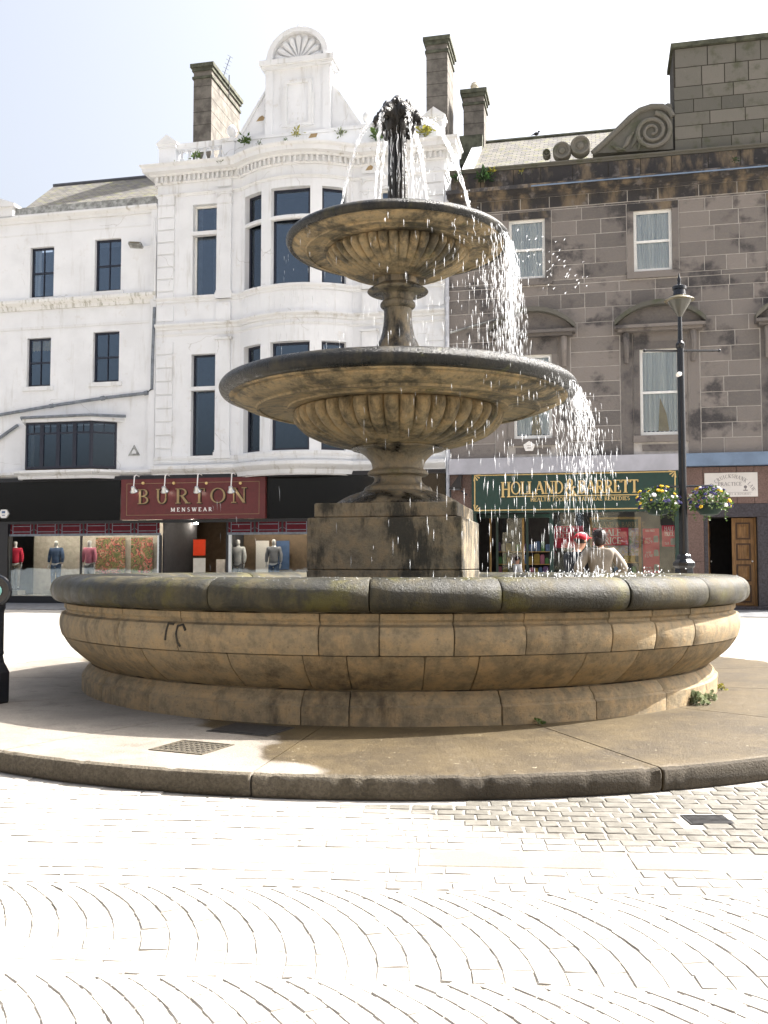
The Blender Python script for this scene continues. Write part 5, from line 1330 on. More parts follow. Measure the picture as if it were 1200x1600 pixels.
p.ball((0, 0, .12), .07, 10, 6, (1.5, .9, .95)); p.ball((.1, 0, .2), .042, 8, 6); p.tube([(.13, 0, .2), (.18, 0, .19)], [.012, .003], 5); p.tube([(-.08, 0, .12), (-.2, 0, .07)], [.03, .012], 5); p.tube([(.01, .015, .08), (.01, .015, 0)], .007, 4); p.tube([(.01, -.015, .08), (.01, -.015, 0)], .007, 4); p.build('body', 'bird_feather', bird, True)
for px, py, d, s_, n, mt, lb in ((757, 283, -.2, .55, 110, 'leaf_dark', 'dark bushy weed at the left end of the grey parapet'), (768, 270, -.1, .3, 45, 'leaf_yellow', 'yellow topped weed on the grey parapet'), (815, 270, -.1, .2, 25, 'leaf_yellow', 'small yellow weed on the blackened parapet'), (1150, 252, -.3, .22, 50, 'leaf_dark', 'small weed on the gutter under the tall attic block'), (715, 282, -.1, .4, 60, 'leaf_dark', 'dark weed in the corner between white and grey buildings')):
    weed(px, py, d, s_, n, mt, lb)
# pipes at the joint between the buildings
p = MB(); u = fu(699, 500, -.12); p.tube([(u, -.12, 0), (u, -.12, fz(699, 300))], .065, 8); dp = p.build('drain_pipe', 'pale_pipe', gb, True)
for py in (470, 600, 690): q_ = MB(); z = fz(699, py); q_.tube([(u, -.12, z), (u, -.12, z + .1)], .085, 8); q_.build('pipe_collar', 'pale_pipe', dp)
p = MB(); A, B = fp(703, 520, -.1), fp(800, 492, -.1); p.tube([(A[0], -.1, A[1]), (B[0], -.1, B[1])], .035, 7); p.build('drain_pipe', 'weathered_cement', gb, True)
# bands over the shop and door
p = MB(); p.box(fu(704), fu(1064, 725), -.30, .05, fz(880, 738, -.3), fz(880, 713, -.3)); p.build('fascia_band', 'lavender_band_paint', gb)
p = MB(); p.box(fu(1064, 725) + .002, gR, -.31, .05, fz(1130, 727, -.3), fz(1130, 707, -.3)); p.build('fascia_band', 'blue_band_paint', gb)
# ground floor right: pink panels, dark granite door surround, oak doors
zfb = fz(1130, 728, -.3)
dl, dr = fu(1107, 870), fu(1184, 870); dt = fz(1145, 808)
pl_, prr = fu(1062, 850), fu(1100, 850)
p = MB(); wallmap(p, lambda s, d: (s, .06 + d), fu(1060, 850), gR, 0, zfb, [(dl, dr, 0, dt)], .5); lw = p.build('lower_wall', 'mortar_dark', gb)
zsr = fz(1150, 787)
for a, b, za, zb_, mt in [(pl_, prr, 0, zfb, 'pink_granite')] + [(prr + (gR - prr) * k / 9, prr + (gR - prr) * (k + 1) / 9, zsr, zfb, 'pink_granite') for k in range(9)]:
    n = 3 if a == pl_ else 1
    for j in range(n):
        p = MB(); p.box(a + .006, b - .006, -.02 if n == 1 else -.06, .055, za + (zb_ - za) * j / n + .005, za + (zb_ - za) * (j + 1) / n - .005); p.build('granite_panel', mt, lw)
for a, b, za, zb_ in ((prr, dl, 0, dt), (prr, dr + 2.0, dt, zsr), (dr, dr + 1.0, 0, dt), (dr + 1.0, dr + 2.0, 0, dt), (dr + 2.0, gR, 0, zsr)):
    p = MB(); p.box(a + .005, b - .005, -.05, .058, za + .005, zb_ - .005); p.build('granite_panel', 'purple_granite', lw)
p = MB(); p.box(dl - .6, dr + .8, .6, 3.4, -.05, .02); p.build('lobby_floor', 'interior_dark', gb)
p = MB(); p.box(dl - .5, dr + .6, 2.2, 2.3, 0, dt + .2); p.build('lobby_wall', 'interior_dark', gb)
p = MB(); p.box(dl - .6, dl - .5, .57, 2.2, 0, dt + .2); p.build('lobby_wall', 'interior_dark', gb)
p = MB(); p.box(dr + .6, dr + .7, .57, 2.2, 0, dt + .2); p.build('lobby_wall', 'interior_dark', gb)
p = MB(); p.box(dl - .5, dr + .6, .57, 2.2, dt, dt + .1); p.build('lobby_ceiling', 'interior_dark', gb)
p = MB(); p.box(dl - .3, dr + .3, -.35, .5, -.02, .10); p.build('doorstep', 'purple_granite', gb)
def door_leaf(A, B, name='door', zb0=.11):
    xf, L = lbox(A, B); p = MB(xf); p.box(0, L, 0, .05, zb0, dt - .02); dd = p.build(name, 'door_oak', gb)
    H = dt - zb0; n = 4
    for k in range(n):
        za = zb0 + .1 + (H - .14) * k / n; zb_ = za + (H - .14) / n - .12
        q_ = MB(xf)
        for b0, b1, c0, c1 in ((.12, L - .12, za, za + .05), (.12, L - .12, zb_ - .05, zb_), (.12, .17, za + .05, zb_ - .05), (L - .17, L - .12, za + .05, zb_ - .05)): q_.box(b0, b1, -.022, .001, c0, c1)
        pm = q_.build('panel_moulding', 'door_moulding_oak', dd); q_ = MB(xf)
        q_.add([(.18, -.002, za + .06), (L - .18, -.002, za + .06), (L - .18, -.002, zb_ - .06), (.18, -.002, zb_ - .06), (.25, -.022, za + .14), (L - .25, -.022, za + .14), (L - .25, -.022, zb_ - .14), (.25, -.022, zb_ - .14)], [(4, 5, 6, 7), (0, 1, 5, 4), (1, 2, 6, 5), (2, 3, 7, 6), (3, 0, 4, 7)])
        q_.build('door_panel', 'door_oak', dd)
    q_ = MB(xf); q_.ball((L - .08, -.04, zb0 + H * .5), .03, 8, 6); q_.build('door_knob', 'letter_white', dd, True)
dm = fu(1144, 870, .3)
door_leaf((dm, .30), (dr - .04, .30)); door_leaf((dl + .05, .34), (dl + .16, 1.05))
for a, b in ((dl, dl + .05), (dr - .05, dr)): p = MB(); p.box(a, b, .22, .5, .1, dt - .001); p.build('door_frame', 'door_oak', gb)
# plaque
pu, pz0 = fp(1101, 777); pu1, pz1 = fp(1183, 738)
plq = fthing('wall_plaque', 'cream law practice plaque with arched lettering above the oak door', 'sign', (pu + pu1) / 2, -.02, pz0)
p = MB(); p.box(pu, pu1, -.06, -.022, pz0, pz1); p.build('board', 'plaque_cream', plq)
W_, H_ = pu1 - pu, pz1 - pz0; um = (pu + pu1) / 2
AR_ = W_ * .52; ac = pz0 + H_ * .98 - AR_
tw = text_width('THE CRUICKSHANK LAW', H_ * .15, .22)
def arcf(x, z):
    t = -(x - um) / AR_; r = AR_ - H_ * .2 + (z - 0); return um - sin(t) * r, ac + cos(t) * r
text(plq, 'THE CRUICKSHANK LAW', um - tw * .5, 0, H_ * .15, -.0605, 'letter_grey', .22, fn=arcf, depth=.006)
tw = text_width('PRACTICE', H_ * .15, .12); text(plq, 'PRACTICE', um - tw * .55, pz0 + H_ * .46, H_ * .15, -.0605, 'letter_grey', .12, depth=.006)
tw = text_width('ESTATE AGENTS & NOTARIES', H_ * .07, .25); text(plq, 'ESTATE AGENTS & NOTARIES', um - tw * .5, pz0 + H_ * .08, H_ * .07, -.0605, 'letter_grey', .25, depth=.006)
p = MB(); p.box(um - W_ * .4, um + W_ * .4, -.064, -.0605, pz0 + H_ * .175, pz0 + H_ * .185)
for s_ in (-1, 1):
    x = um + s_ * W_ * .27; z = pz0 + H_ * .24; p.box(x - .07, x + .07, -.064, -.0605, z, z + .03); p.tube([(x, -.062, z + .03), (x, -.062, z + .15)], .012, 5); p.ball((x, -.062, z + .12), .05, 8, 5, (1, .1, 1))
p.build('emblem', 'letter_grey', plq)
# alarm boxes
def alarm(px, py, d, label, n, s, mark):
    u, z = fp(px, py, d); t = fthing('alarm_box', label, 'alarm box', u, d, z)
    a0 = pi / 2 if n == 5 else 0
    p = MB(); p.prism([(u + s * cos(a0 + 2 * pi * k / n), z + s * sin(a0 + 2 * pi * k / n) * .9) for k in range(n)], d - .1, d); p.build('case', 'letter_white', t)
    q_ = MB(); q_.box(u - s * .35, u + s * .35, d - .106, d - .1, z + .02, z + s * .5 * mark); q_.box(u - s * .3, u + s * .3, d - .106, d - .1, z - s * .35, z - s * .2); q_.build('marking', 'letter_grey' if n == 5 else 'box_blue', t)
alarm(827, 698, -.03, 'white five sided alarm box on the grey stone below a window', 5, .2, .3)
alarm(8, 803, LD - .2, 'white six sided alarm box on the black shop pilaster', 6, .2, 1)

# ================================================================== shop on the right (green fascia)
hL, hR = fu(740, 800), fu(1060, 800); hz1 = fz(900, 737); hz0 = fz(900, 799)
hs_ = fthing('green_shopfront', 'dark green health food shopfront with posters in its window', 'shopfront', (hL + hR) / 2)
pier = fu(704, 850); p = MB(); p.box(pier, hL - .002, -.08, .3, 0, fz(720, 736)); p.build('pier', 'pink_granite', hs_)
dvx = fu(862, 860)
for a, b in ((hL, hL + .1), (dvx - .06, dvx + .06), (hR - .12, hR)):
    p = MB(); p.box(a, b, -.1, .12, 0, hz0); p.build('post', 'dark_green_paint', hs_)
p = MB(); p.box(hL, hR, -.05, .15, hz0 - .02, hz0 + .2); p.build('head_beam', 'dark_green_paint', hs_)
p = MB(); p.box(dvx + .06, hR - .12, -.08, .12, 0, .45); p.build('stall_riser', 'dark_green_paint', hs_)
p = MB(); p.box(dvx + .062, hR - .122, .0, .012, .452, hz0 - .022); p.build('pane', 'shop_glass', hs_)
# recessed doorway with gilt door stiles
ed = .9
for x, w_, mt in ((fu(765, 860, ed), .06, 'pine_frame'), (fu(816, 860, ed), .07, 'pine_frame'), (fu(775, 860, ed), .08, 'dark_green_paint'), (fu(822, 860, ed), .08, 'dark_green_paint')):
    p = MB(); p.box(x, x + w_, ed, ed + .06, 0, hz0 - .15); p.build('door_stile', mt, hs_)
p = MB(); p.box(hL + .1, dvx - .06, ed + .002, ed + .05, hz0 - .15, hz0 - .02); p.build('door_head', 'dark_green_paint', hs_)
p = MB(); p.box(fu(785, 860, ed), fu(816, 860, ed), ed + .02, ed + .03, .1, hz0 - .16); p.build('pane', 'shop_glass', hs_)
# interior
for nm, bx_, mt in (('floor', (hL - .3, hR + .1, .05, 5, -.02, .03), 'interior_warm'), ('back_wall', (hL - .3, hR + .1, 5, 5.1, 0, 3.4), 'interior_warm'), ('ceiling', (hL - .3, hR + .1, .16, 5, hz0 + .42, hz0 + .5), 'interior_pale'),
                   ('side_wall', (hL - .4, hL - .3, .13, 5, 0, 3.4), 'interior_warm'), ('side_wall', (hR + .1, hR + .2, .13, 5, 0, 3.4), 'interior_warm')):
    p = MB(); p.box(*bx_); p.build('shop_' + nm, mt, hs_)
for k in range(3):
    p = MB(); a = dvx + .7 + k * 1.2; p.box(a, a + .35, .35, .42, hz0 + .36, hz0 + .418); p.build('added_fill_strip', 'shop_downlight', hs_)  # fill lamps added out of sight above the beam to brighten the window
# shelves with goods
for sx0, sx1, sd, zs in ((fu(958, 870, .9), fu(1000, 870, .9), .9, (.55, 1.0, 1.45)), (fu(775, 860, 3), fu(860, 860, 3), 3.0, (.95, 1.4, 1.85))):
    names = ('lowest', 'middle', 'top') if sd < 1 else ('lowest', 'middle', 'top')
    for si, z in enumerate(zs):
        sh = fthing('shelf', '%s shelf of goods %s' % (names[si], 'right behind the health shop window' if sd < 1 else 'deep inside the health shop doorway'), 'shelf', (sx0 + sx1) / 2, sd, z)
        p = MB(); p.box(sx0, sx1, sd, sd + .35, z, z + .03); p.build('board', 'pine_frame', sh)
        x = sx0 + .03; k = 0
        while x < sx1 - .12:
            wv = random.uniform(.10, .2); hh = random.uniform(.18, .34); mt = random.choice(['box_pink', 'box_purple', 'box_white', 'box_green', 'box_yellow', 'box_blue'])
            b = MB(); b.box(x, min(sx1, x + wv), sd + .03, sd + .25, z + .031, z + .03 + hh); b.box(x + .02, min(sx1, x + wv) - .02, sd + .05, sd + .22, z + .03 + hh, z + .06 + hh); b.build('goods', mt, sh); x += wv + .03
# framed display with gilt frame
fl_, fr_ = fu(922, 850, .35), fu(1002, 850, .35); fzt = fz(962, 808, .35)
fd = fthing('display_frame', 'gilt framed display stand behind the health shop window', 'display stand', (fl_ + fr_) / 2, .35, .46)
p = MB(); p.box(fl_, fl_ + .07, .35, .41, .46, fzt); p.box(fr_ - .09, fr_, .35, .41, .46, fzt); p.box(fl_ + .07, fr_ - .09, .352, .408, fzt - .07, fzt); p.build('frame', 'pine_frame', fd)
p = MB(); p.box(fl_ + .07, fr_ - .09, .37, .40, fzt - .42, fzt - .072); p.build('header', 'dark_green_paint', fd)
tw = text_width('HOLLAND & BARRETT', .17, .05, .8); text(fd, 'HOLLAND & BARRETT', (fl_ + fr_) / 2 - tw / 2 + .05, fzt - .33, .17, .369, 'dull_gold', .05, .8, depth=.006)
# posters
def poster(px0, py0, px1, py1, d, label, lines, mat='poster_red', mt='letter_white', pots=()):
    a, z1 = fp(px0, py0, d); b, z0 = fp(px1, py1, d); t = fthing('poster', label, 'poster', (a + b) / 2, d, z0)
    p = MB(); p.box(a, b, d - .006, d, z0, z1); p.build('sheet', mat, t); W, H = b - a, z1 - z0
    for txt, fx, fy, fh, wf in lines:
        h = H * fh; tw = text_width(txt, h, .06, wf); text(t, txt, a + W * fx - tw / 2, z0 + H * fy, h, d - .0065, mt, .06, wf, depth=.004)
    for fx, fy, s in pots:
        q_ = MB(); q_.lathe([(s * .45, z0 + H * fy), (s * .5, z0 + H * fy + .02), (s * .5, z0 + H * fy + s), (s * .4, z0 + H * fy + s * 1.15), (s * .42, z0 + H * fy + s * 1.2), (s * .42, z0 + H * fy + s * 1.4)], 10, (a + W * fx, d - .0065)); 
        q_.v = [(x, d - .0066 - max(0, (d - .0065 - y)) * .06, z) for x, y, z in q_.v]; q_.build('pot_picture', 'pot_grey', t, True)
    return t
poster(866, 822, 912, 856, .06, 'red half price poster at the left end of the shop window', [('HALF', .27, .72, .22, .9), ('PRICE', .27, .45, .22, .75)], pots=((.78, .3, .22),))
poster(926, 825, 982, 852, .3, 'wide red half price poster behind the two people', [('HALF', .5, .54, .38, 1.0), ('PRICE', .5, .08, .38, .9)])
poster(982, 825, 998, 868, .31, 'narrow strip of small product pictures beside the half price poster', [], 'product_poster')
poster(930, 853, 981, 868, .31, 'row of small product pictures below the half price poster', [], 'product_poster')
poster(1004, 826, 1031, 898, .05, 'tall red price poster with three pots and prices', [('HALF PRICE', .45, .93, .045, .62), ('NOW', .34, .76, .04, 1), ('£6.29', .34, .68, .065, .85), ('NOW', .34, .46, .04, 1), ('£5.94', .34, .38, .065, .85), ('NOW', .34, .13, .04, 1), ('£7.99', .34, .05, .065, .85)], pots=((.80, .70, .15), (.80, .40, .15), (.80, .08, .15)))
poster(1034, 821, 1057, 854, .04, 'small red half price poster at the right edge of the shop window', [('HALF', .5, .74, .2, .72), ('PRICE', .5, .50, .2, .6), ('£6.14', .34, .10, .12, .6)], pots=((.76, .08, .15),))
# main sign
sg = fthing('shop_sign', 'dark green shop sign with gold serif lettering and gold border', 'sign', (hL + hR) / 2, -.1, hz0)
sd = -.22
sL, sR, sz0, sz1 = fu(737, 770, sd), fu(1060, 770, sd), fz(900, 800, sd), fz(900, 733.5, sd)
p = MB(); p.box(sL, sR, sd, -.06, sz0, sz1); p.build('board', 'dark_green_paint', sg)
bl, br_, bz0, bz1 = fu(741, 770, sd), fu(1056, 770, sd), fz(900, 796.5, sd), fz(900, 739, sd)
p = MB(); tb = .035
p.box(bl, br_, sd - .012, sd, bz0, bz0 + tb); p.box(bl, br_, sd - .012, sd, bz1 - tb, bz1); p.box(bl, bl + tb, sd - .0115, sd, bz0 + tb, bz1 - tb); p.box(br_ - tb, br_, sd - .0115, sd, bz0 + tb, bz1 - tb); p.build('border', 'gold_leaf', sg)
for x, sx in ((bl, 1), (br_, -1)):
    for z, s_ in ((bz0, 1), (bz1, -1)):
        q_ = MB()
        for k in range(4):
            a = k * pi / 6; q_.prism([(x + sx * .03 * cos(a), z + s_ * .03 * sin(a)), (x + sx * .2 * cos(a - .12), z + s_ * .2 * sin(a - .12)), (x + sx * .22 * cos(a), z + s_ * .22 * sin(a)), (x + sx * .2 * cos(a + .12), z + s_ * .2 * sin(a + .12))], sd - .014 - .001 * k, sd)
        q_.build('corner_leaf', 'gold_leaf', sg)
a, z0 = fp(783, 778, sd); b, _ = fp(1010, 772, sd); zt = fz(900, 751, sd); zl = fz(900, 771, sd); h = zt - zl
# first letter of the word is taller
words = 'HOLLAND & BARRETT'; wtot = text_width(words, h, .035, 1.); wf = (b - a - .06) / wtot
x = a
for i, c_ in enumerate(words):
    hh = h * (1.22 if i == 0 else 1.0); zz = zl - (h * .22 if i == 0 else 0); wfi = wf * (.85 if i == 0 else 1)
    if c_ == '&': hh = h * 1.28; zz = zl - h * .14; wfi = wf * .85
    if c_ == ' ': x += .12 * h * wf; continue
    text(sg, c_, x, zz, hh, sd, 'letter_shadow', .0, wfi, 'letter_shade', depth=.006, T=.2, t=.075, dx=.018, dz=-.018)
    text(sg, c_, x, zz, hh, sd - .007, 'gold_leaf', .0, wfi, 'letter', depth=.012, T=.19, t=.07)
    x += (GL[c_][0] * hh + .035 * h) * wfi
p = MB(); p.box(a + .3, b, sd - .012, sd, zl - .085, zl - .055); p.build('underline', 'gold_leaf', sg)
a2, z2 = fp(829, 784, sd); b2, _ = fp(984, 780, sd); h2 = fz(900, 776.5, sd) - fz(900, 782.5, sd)
t2 = 'HEALTH FOODS & NATURAL REMEDIES'; tw = text_width(t2, h2, .12, 1.); text(sg, t2, a2, fz(900, 782.5, sd), h2, sd, 'gold_leaf', .12, (b2 - a2) / tw, depth=.01, T=.19, t=.09)
# projecting bracket sign / security camera cluster on the pier
u, z = fp(716, 762, -.3); cc = fthing('bracket_lamp', 'black bracket with hooded fitting on the pier left of the green sign', 'bracket', u, -.1, z)
p = MB(); p.prism([(u - .28, z - .05), (u + .12, z - .05), (u + .14, z + .42), (u + .05, z + .40)], -.5, -.2); p.build('hood', 'black_paint', cc)
p = MB(); p.tube([(u - .1, -.08, z + .2), (u - .1, -.35, z + .2)], .03, 6); p.tube([(u - .26, -.35, z - .08), (u - .22, -.35, z - .9)], .03, 6); p.tube([(u + .1, -.3, z - .1), (u + .3, -.3, z - .25)], .03, 6); p.build('arm', 'black_paint', cc)
p = MB(); p.box(u - .2, u + .06, -.46, -.24, z - .08, z - .052); p.build('lens', 'grey_pipe', cc)

# ================================================================== menswear shopfront on the left
bL = u0_; bR = fu(697, 800); bz1 = fz(300, 748); bz0 = fz(300, 812)
bs = fthing('black_shopfront', 'black glossy menswear shopfront with dressed windows and dark entrance', 'shopfront', (bL + bR) / 2)
for a, b in ((bL, fu(100, 780)), (fu(100, 780), fu(190, 780)), (fu(414, 780), fu(510, 780)), (fu(510, 780), fu(600, 780)), (fu(600, 780), bR)):
    p = MB(); p.box(a + .004, b - .004, -.10, .1, bz0, bz1); p.build('fascia_panel', 'black_gloss_panel', bs)
p = MB(); p.box(bL, bR, -.13, .1, bz1, bz1 + .14); p.build('fascia_head', 'black_paint', bs)
p = MB(); p.box(bL, bR, -.06, .12, bz0 - .10, bz0 - .002); p.build('fascia_foot', 'black_paint', bs)
wl0, wl1 = fu(14, 880), fu(250, 880); wr0, wr1 = fu(355, 880), fu(620, 880); tz = fz(130, 836); sz = .38
p = MB(); p.box(bL, wl0, -.12, .2, 0, bz0 - .1); p.build('pilaster', 'black_paint', bs)
p = MB(); p.box(wr1, bR, -.05, .2, 0, bz0 - .1); p.build('pilaster', 'black_gloss_panel', bs)
p = MB(); p.box(wl0, wl1, -.08, .15, 0, sz - .13); p.build('stall_riser', 'black_paint', bs)
p = MB(); p.box(wr0, wr1, -.08, .15, 0, sz - .13); p.build('stall_riser', 'black_paint', bs)
for a, b in ((wl0, wl1), (wr0, wr1)):
    p = MB(); p.box(a, b, -.03, .05, tz - .03, tz + .05); p.build('transom_rail', 'grey_pipe', bs)
    n = 6; 
    for k in range(n):
        x0, x1 = a + (b - a) * k / n, a + (b - a) * (k + 1) / n
        p = MB(); p.box(x0 + .03, x1 - .03, .0, .01, tz + .052, bz0 - .1); pn = p.build('transom_pane', 'dark_red_glass', bs)
        q_ = MB(); zt0, zt1 = tz + .05, bz0 - .1; hh = zt1 - zt0
        for x in (x0 + .14, x1 - .14): q_.box(x - .012, x + .012, -.012, -.001, zt0, zt1)
        for f_ in (.22, .78): q_.box(x0 + .15, x1 - .15, -.011, -.001, zt0 + hh * f_ - .012, zt0 + hh * f_ + .012)
        q_.prism([(x0, zt0 + hh * .5), (x0 + .14, zt0 + hh * .25), (x0 + .14, zt0 + hh * .29), (x0, zt0 + hh * .54)], -.011, -.001); q_.prism([(x1, zt0 + hh * .5), (x1 - .14, zt0 + hh * .25), (x1 - .14, zt0 + hh * .29), (x1, zt0 + hh * .54)], -.011, -.001)
        q_.build('lattice', 'grey_pipe', pn)
        p = MB(); p.box(x0 - .03, x0 + .03, -.02, .04, tz + .05, bz0 - .1); p.build('mullion', 'black_paint', bs)
ml = fu(126, 880)
for a, b in ((wl0 + .02, ml - .03), (ml + .03, wl1 - .1), (wr0 + .06, (wr0 + wr1) / 2), ((wr0 + wr1) / 2 + .05, wr1 - .02)):
    p = MB(); p.box(a, b, 0, .012, sz - .12, tz - .03); p.build('pane', 'shop_glass', bs)
for x, w_, mt in ((ml, .03, 'black_paint'), (wl1 - .07, .035, 'poster_white'), (wl1, .04, 'black_paint'), (wr0, .04, 'black_paint'), (wr0 + .1, .05, 'poster_white')):
    p = MB(); p.box(x - w_, x + w_, -.02, .06, sz - .12, tz - .03); p.build('mullion', mt, bs)
# interior
for nm, bx_, mt in (('floor', (bL, bR, .05, 6, -.02, .03), 'interior_pale'), ('back_wall', (bL, bR, 6, 6.1, 0, 3.6), 'interior_warm'), ('ceiling', (bL, bR, .16, 6, bz0 + .35, bz0 + .45), 'interior_pale'),
                   ('side_wall', (bL - .1, bL, .16, 6, 0, 3.6), 'interior_dark'), ('side_wall', (bR - .3, bR - .2, .2, 6, 0, 3.6), 'interior_dark')):
    p = MB(); p.box(*bx_); p.build('shop_' + nm, mt, bs)
p = MB(); p.box(wl0, wl1 - .05, .06, 1.6, sz - .3, sz - .12); p.build('window_bed', 'interior_pale', bs)
p = MB(); p.box(wl0, wl1, 1.6, 1.66, 0, bz0 + .34); p.build('window_back', 'interior_pale', bs)
p = MB(); p.box(wr0, wr1 - .05, .06, 1.6, sz - .3, sz - .12); p.build('window_bed', 'interior_pale', bs)
p = MB(); p.box(wr0, wr1, 1.6, 1.66, 0, bz0 + .34); p.build('window_back', 'interior_warm', bs)
p = MB(); p.box(wl1 + .04, wl1 + .1, .12, 3, 0, bz0 + .34); p.build('entrance_wall', 'interior_dark', bs)
p = MB(); p.box(wr0 - .1, wr0 - .04, .12, 3, 0, bz0 + .34); p.build('entrance_wall', 'interior_dark', bs)
for x, dd in ((fu(262, 860, 1.2), 1.2), (fu(338, 860, 1.2), 1.2)):
    p = MB(); p.box(x, x + .35, dd, dd + .05, .9, 1.6); p.build('entrance_panel', 'interior_pale', bs)
for x in [wl0 + .7 + 1.15 * k for k in range(5)] + [wr0 + .6 + 1.2 * k for k in range(4)]:
    p = MB(); p.lathe([(.001, bz0 + .28), (.07, bz0 + .28), (.09, bz0 + .31), (.09, bz0 + .348)], 10, (x, .6)); p.build('downlight', 'shop_downlight', bs)  # added above the dressed windows, hidden by the fascia, to brighten the displays
for x, dd in ((fu(306, 838, 2.5), 2.5), (fu(300, 824, .5), .5), (fu(335, 824, .5), .5)): p = MB(); p.lathe([(.001, bz0 - .045), (.06, bz0 - .045), (.07, bz0 - .01), (.07, bz0 + .02)], 10, (x, dd)); p.build('downlight', 'shop_downlight', bs)
poster(302, 843, 321, 868, 2.2, 'bright orange poster hanging inside the dark entrance', [], 'poster_orange'); poster(302, 872, 321, 898, 2.2, 'black and white portrait poster inside the dark entrance', [], 'poster_white')
poster(205, 840, 238, 905, 1.4, 'large picnic scene poster in the menswear window', [], 'picnic_poster'); poster(150, 840, 195, 905, 1.5, 'picnic scene backdrop behind the mannequin with a pink top', [], 'picnic_poster')
poster(400, 845, 420, 905, 1.4, 'pale plank patterned backdrop in the right menswear window', [], 'plaque_cream'); poster(432, 845, 452, 890, 1.3, 'dark picture panel in the right menswear window', [], 'box_blue')
# sign
rs = fthing('shop_sign', 'dark red shop sign with gold serif letters and small white lettering', 'sign', fu(302), -.2, bz0)
sd = -.24
rL, rR, rz0, rz1 = fu(189, 780, sd), fu(414.5, 780, sd), fz(302, 811, sd), fz(302, 747, sd)
p = MB(); p.box(rL, rR, sd, -.08, rz0, rz1); p.build('board', 'red_sign_paint', rs)
p = MB(); i0 = .22; tb = .012
p.box(rL + i0, rR - i0, sd - .006, sd, rz0 + i0 * .7, rz0 + i0 * .7 + tb); p.box(rL + i0, rR - i0, sd - .006, sd, rz1 - i0 * .7 - tb, rz1 - i0 * .7); p.box(rL + i0, rL + i0 + tb, sd - .0055, sd, rz0 + i0 * .7 + tb, rz1 - i0 * .7 - tb); p.box(rR - i0 - tb, rR - i0, sd - .0055, sd, rz0 + i0 * .7 + tb, rz1 - i0 * .7 - tb); p.build('border', 'dull_gold', rs)
zb_ = fz(302, 786.5, sd); zt = fz(302, 763, sd); h = zt - zb_
for c_, x0, x1 in (('B', 216, 233), ('U', 244, 263), ('R', 275, 296), ('T', 303, 321), ('O', 329, 353), ('N', 362, 386)):
    a, b = fu(x0, 775, sd), fu(x1, 775, sd); adv = GL[c_][0]; wf = (b - a) / (adv * h)
    text(rs, c_, a, zb_, h, sd, 'letter_shadow', 0, wf, 'letter_shade', depth=.03, T=.14, t=.05, dx=.03, dz=-.025)
    text(rs, c_, a, zb_, h, sd - .031, 'dull_gold', 0, wf, 'letter', depth=.02, T=.13, t=.05)
a, b = fu(267, 796, sd), fu(331, 796, sd); h = fz(302, 793, sd) - fz(302, 799, sd); tw = text_width('MENSWEAR', h, .5); text(rs, 'MENSWEAR', a, fz(302, 799, sd), h, sd, 'letter_white', .5, (b - a) / tw, 'letter', True, depth=.01, T=.19, t=.1)
spl = ['first', 'second', 'third', 'fourth']
for k, px in enumerate((210, 258, 309, 362)):
    u, z = fp(px, 752, -.5); t = fthing('spot_lamp', '%s swan neck spot lamp from the left above the red shop sign' % spl[k], 'spot lamp', u, -.2, z, 'spot lamps above the red sign')
    p = MB(); zt = bz1 + .1; zl_ = fz(px, 765, -.6)
    p.tube([(u, -.15, zt), (u, -.35, zt + .04), (u, -.5, zt - .02), (u, -.55, zl_ + .12)], .022, 6); p.build('arm', 'letter_white', t, True)
    p = MB(lambda x, y, zz: (u + x, -.55 + y * .8 - zz * .5, zl_ + zz * .85 + y * .45)); p.lathe([(.03, .14), (.07, .12), (.09, .02), (.15, -.06), (.15, -.09), (.12, -.10), (.05, -.02)], 16); p.build('shade', 'aluminium', t, True)
    p = MB(lambda x, y, zz: (u + x, -.55 + y * .8 - zz * .5, zl_ + zz * .85 + y * .45)); p.ball((0, 0, -.07), .05, 8, 6); p.build('bulb', 'spot_bulb', t, True)
    u2, z2 = fp(px + 14, 755, sd); p = MB(); p.tube([(u2, sd - .05, z2), (u2, sd, z2)], .05, 10); p.build('fixing_boss', 'gold_leaf', rs)

# ================================================================== pavement in front of the shops
p = MB(); c0 = [fw(-22, .3), fw(20, .3), fw(20, -4.6), fw(-22, -4.6)]; p.prismz([(v.x, v.y) for v in c0][::-1], -.05, .002); pv = tag(p.build('pavement', 'shaded_tarmac_grey'), kind='structure')
# ================================================================== street lamp
LY = 16.5; lp = at_y(1069, 890, LY); lx = lp.x
la = thing('street_lamp', 'tall black heritage lamp post with hanging flower baskets beside the green shop', 'street lamp', (lx, LY, 0))
zz = lambda y: at_y(1066, y, LY).z
p = MB(); p.lathe([(.26, -.02), (.26, .12), (.20, .16), (.19, .5), (.17, .9), (.16, zz(893)), (.155, zz(888)), (.19, zz(884)), (.19, zz(879)), (.13, zz(874)), (.12, zz(868)), (.10, zz(866))], 8); p.build('base', 'lamp_black_paint', la)
p = MB(); p.lathe([(.08, zz(866)), (.066, zz(760)), (.060, zz(545)), (.076, zz(543)), (.076, zz(537)), (.04, zz(533)), (.032, zz(480)), (.032, zz(470))], 16); p.build('column', 'lamp_black_paint', la, True)
p = MB(); p.tube([(-.62, .0, zz(548)), (.68, .0, zz(548))], .02, 6); p.ball((.68, 0, zz(548)), .03, 8, 6); p.ball((-.62, 0, zz(548)), .03, 8, 6); p.build('ladder_arm', 'lamp_black_paint', la)
p = MB(); za = zz(759); p.tube([(-.46, 0, za - .02), (.52, 0, za)], .02, 6)
for s_ in (-.44, .5): p.tube([(s_, 0, za), (s_, 0, za - .08)], .01, 5)
p.build('basket_arm', 'lamp_black_paint', la)
zl0, zl1 = zz(496), zz(470)
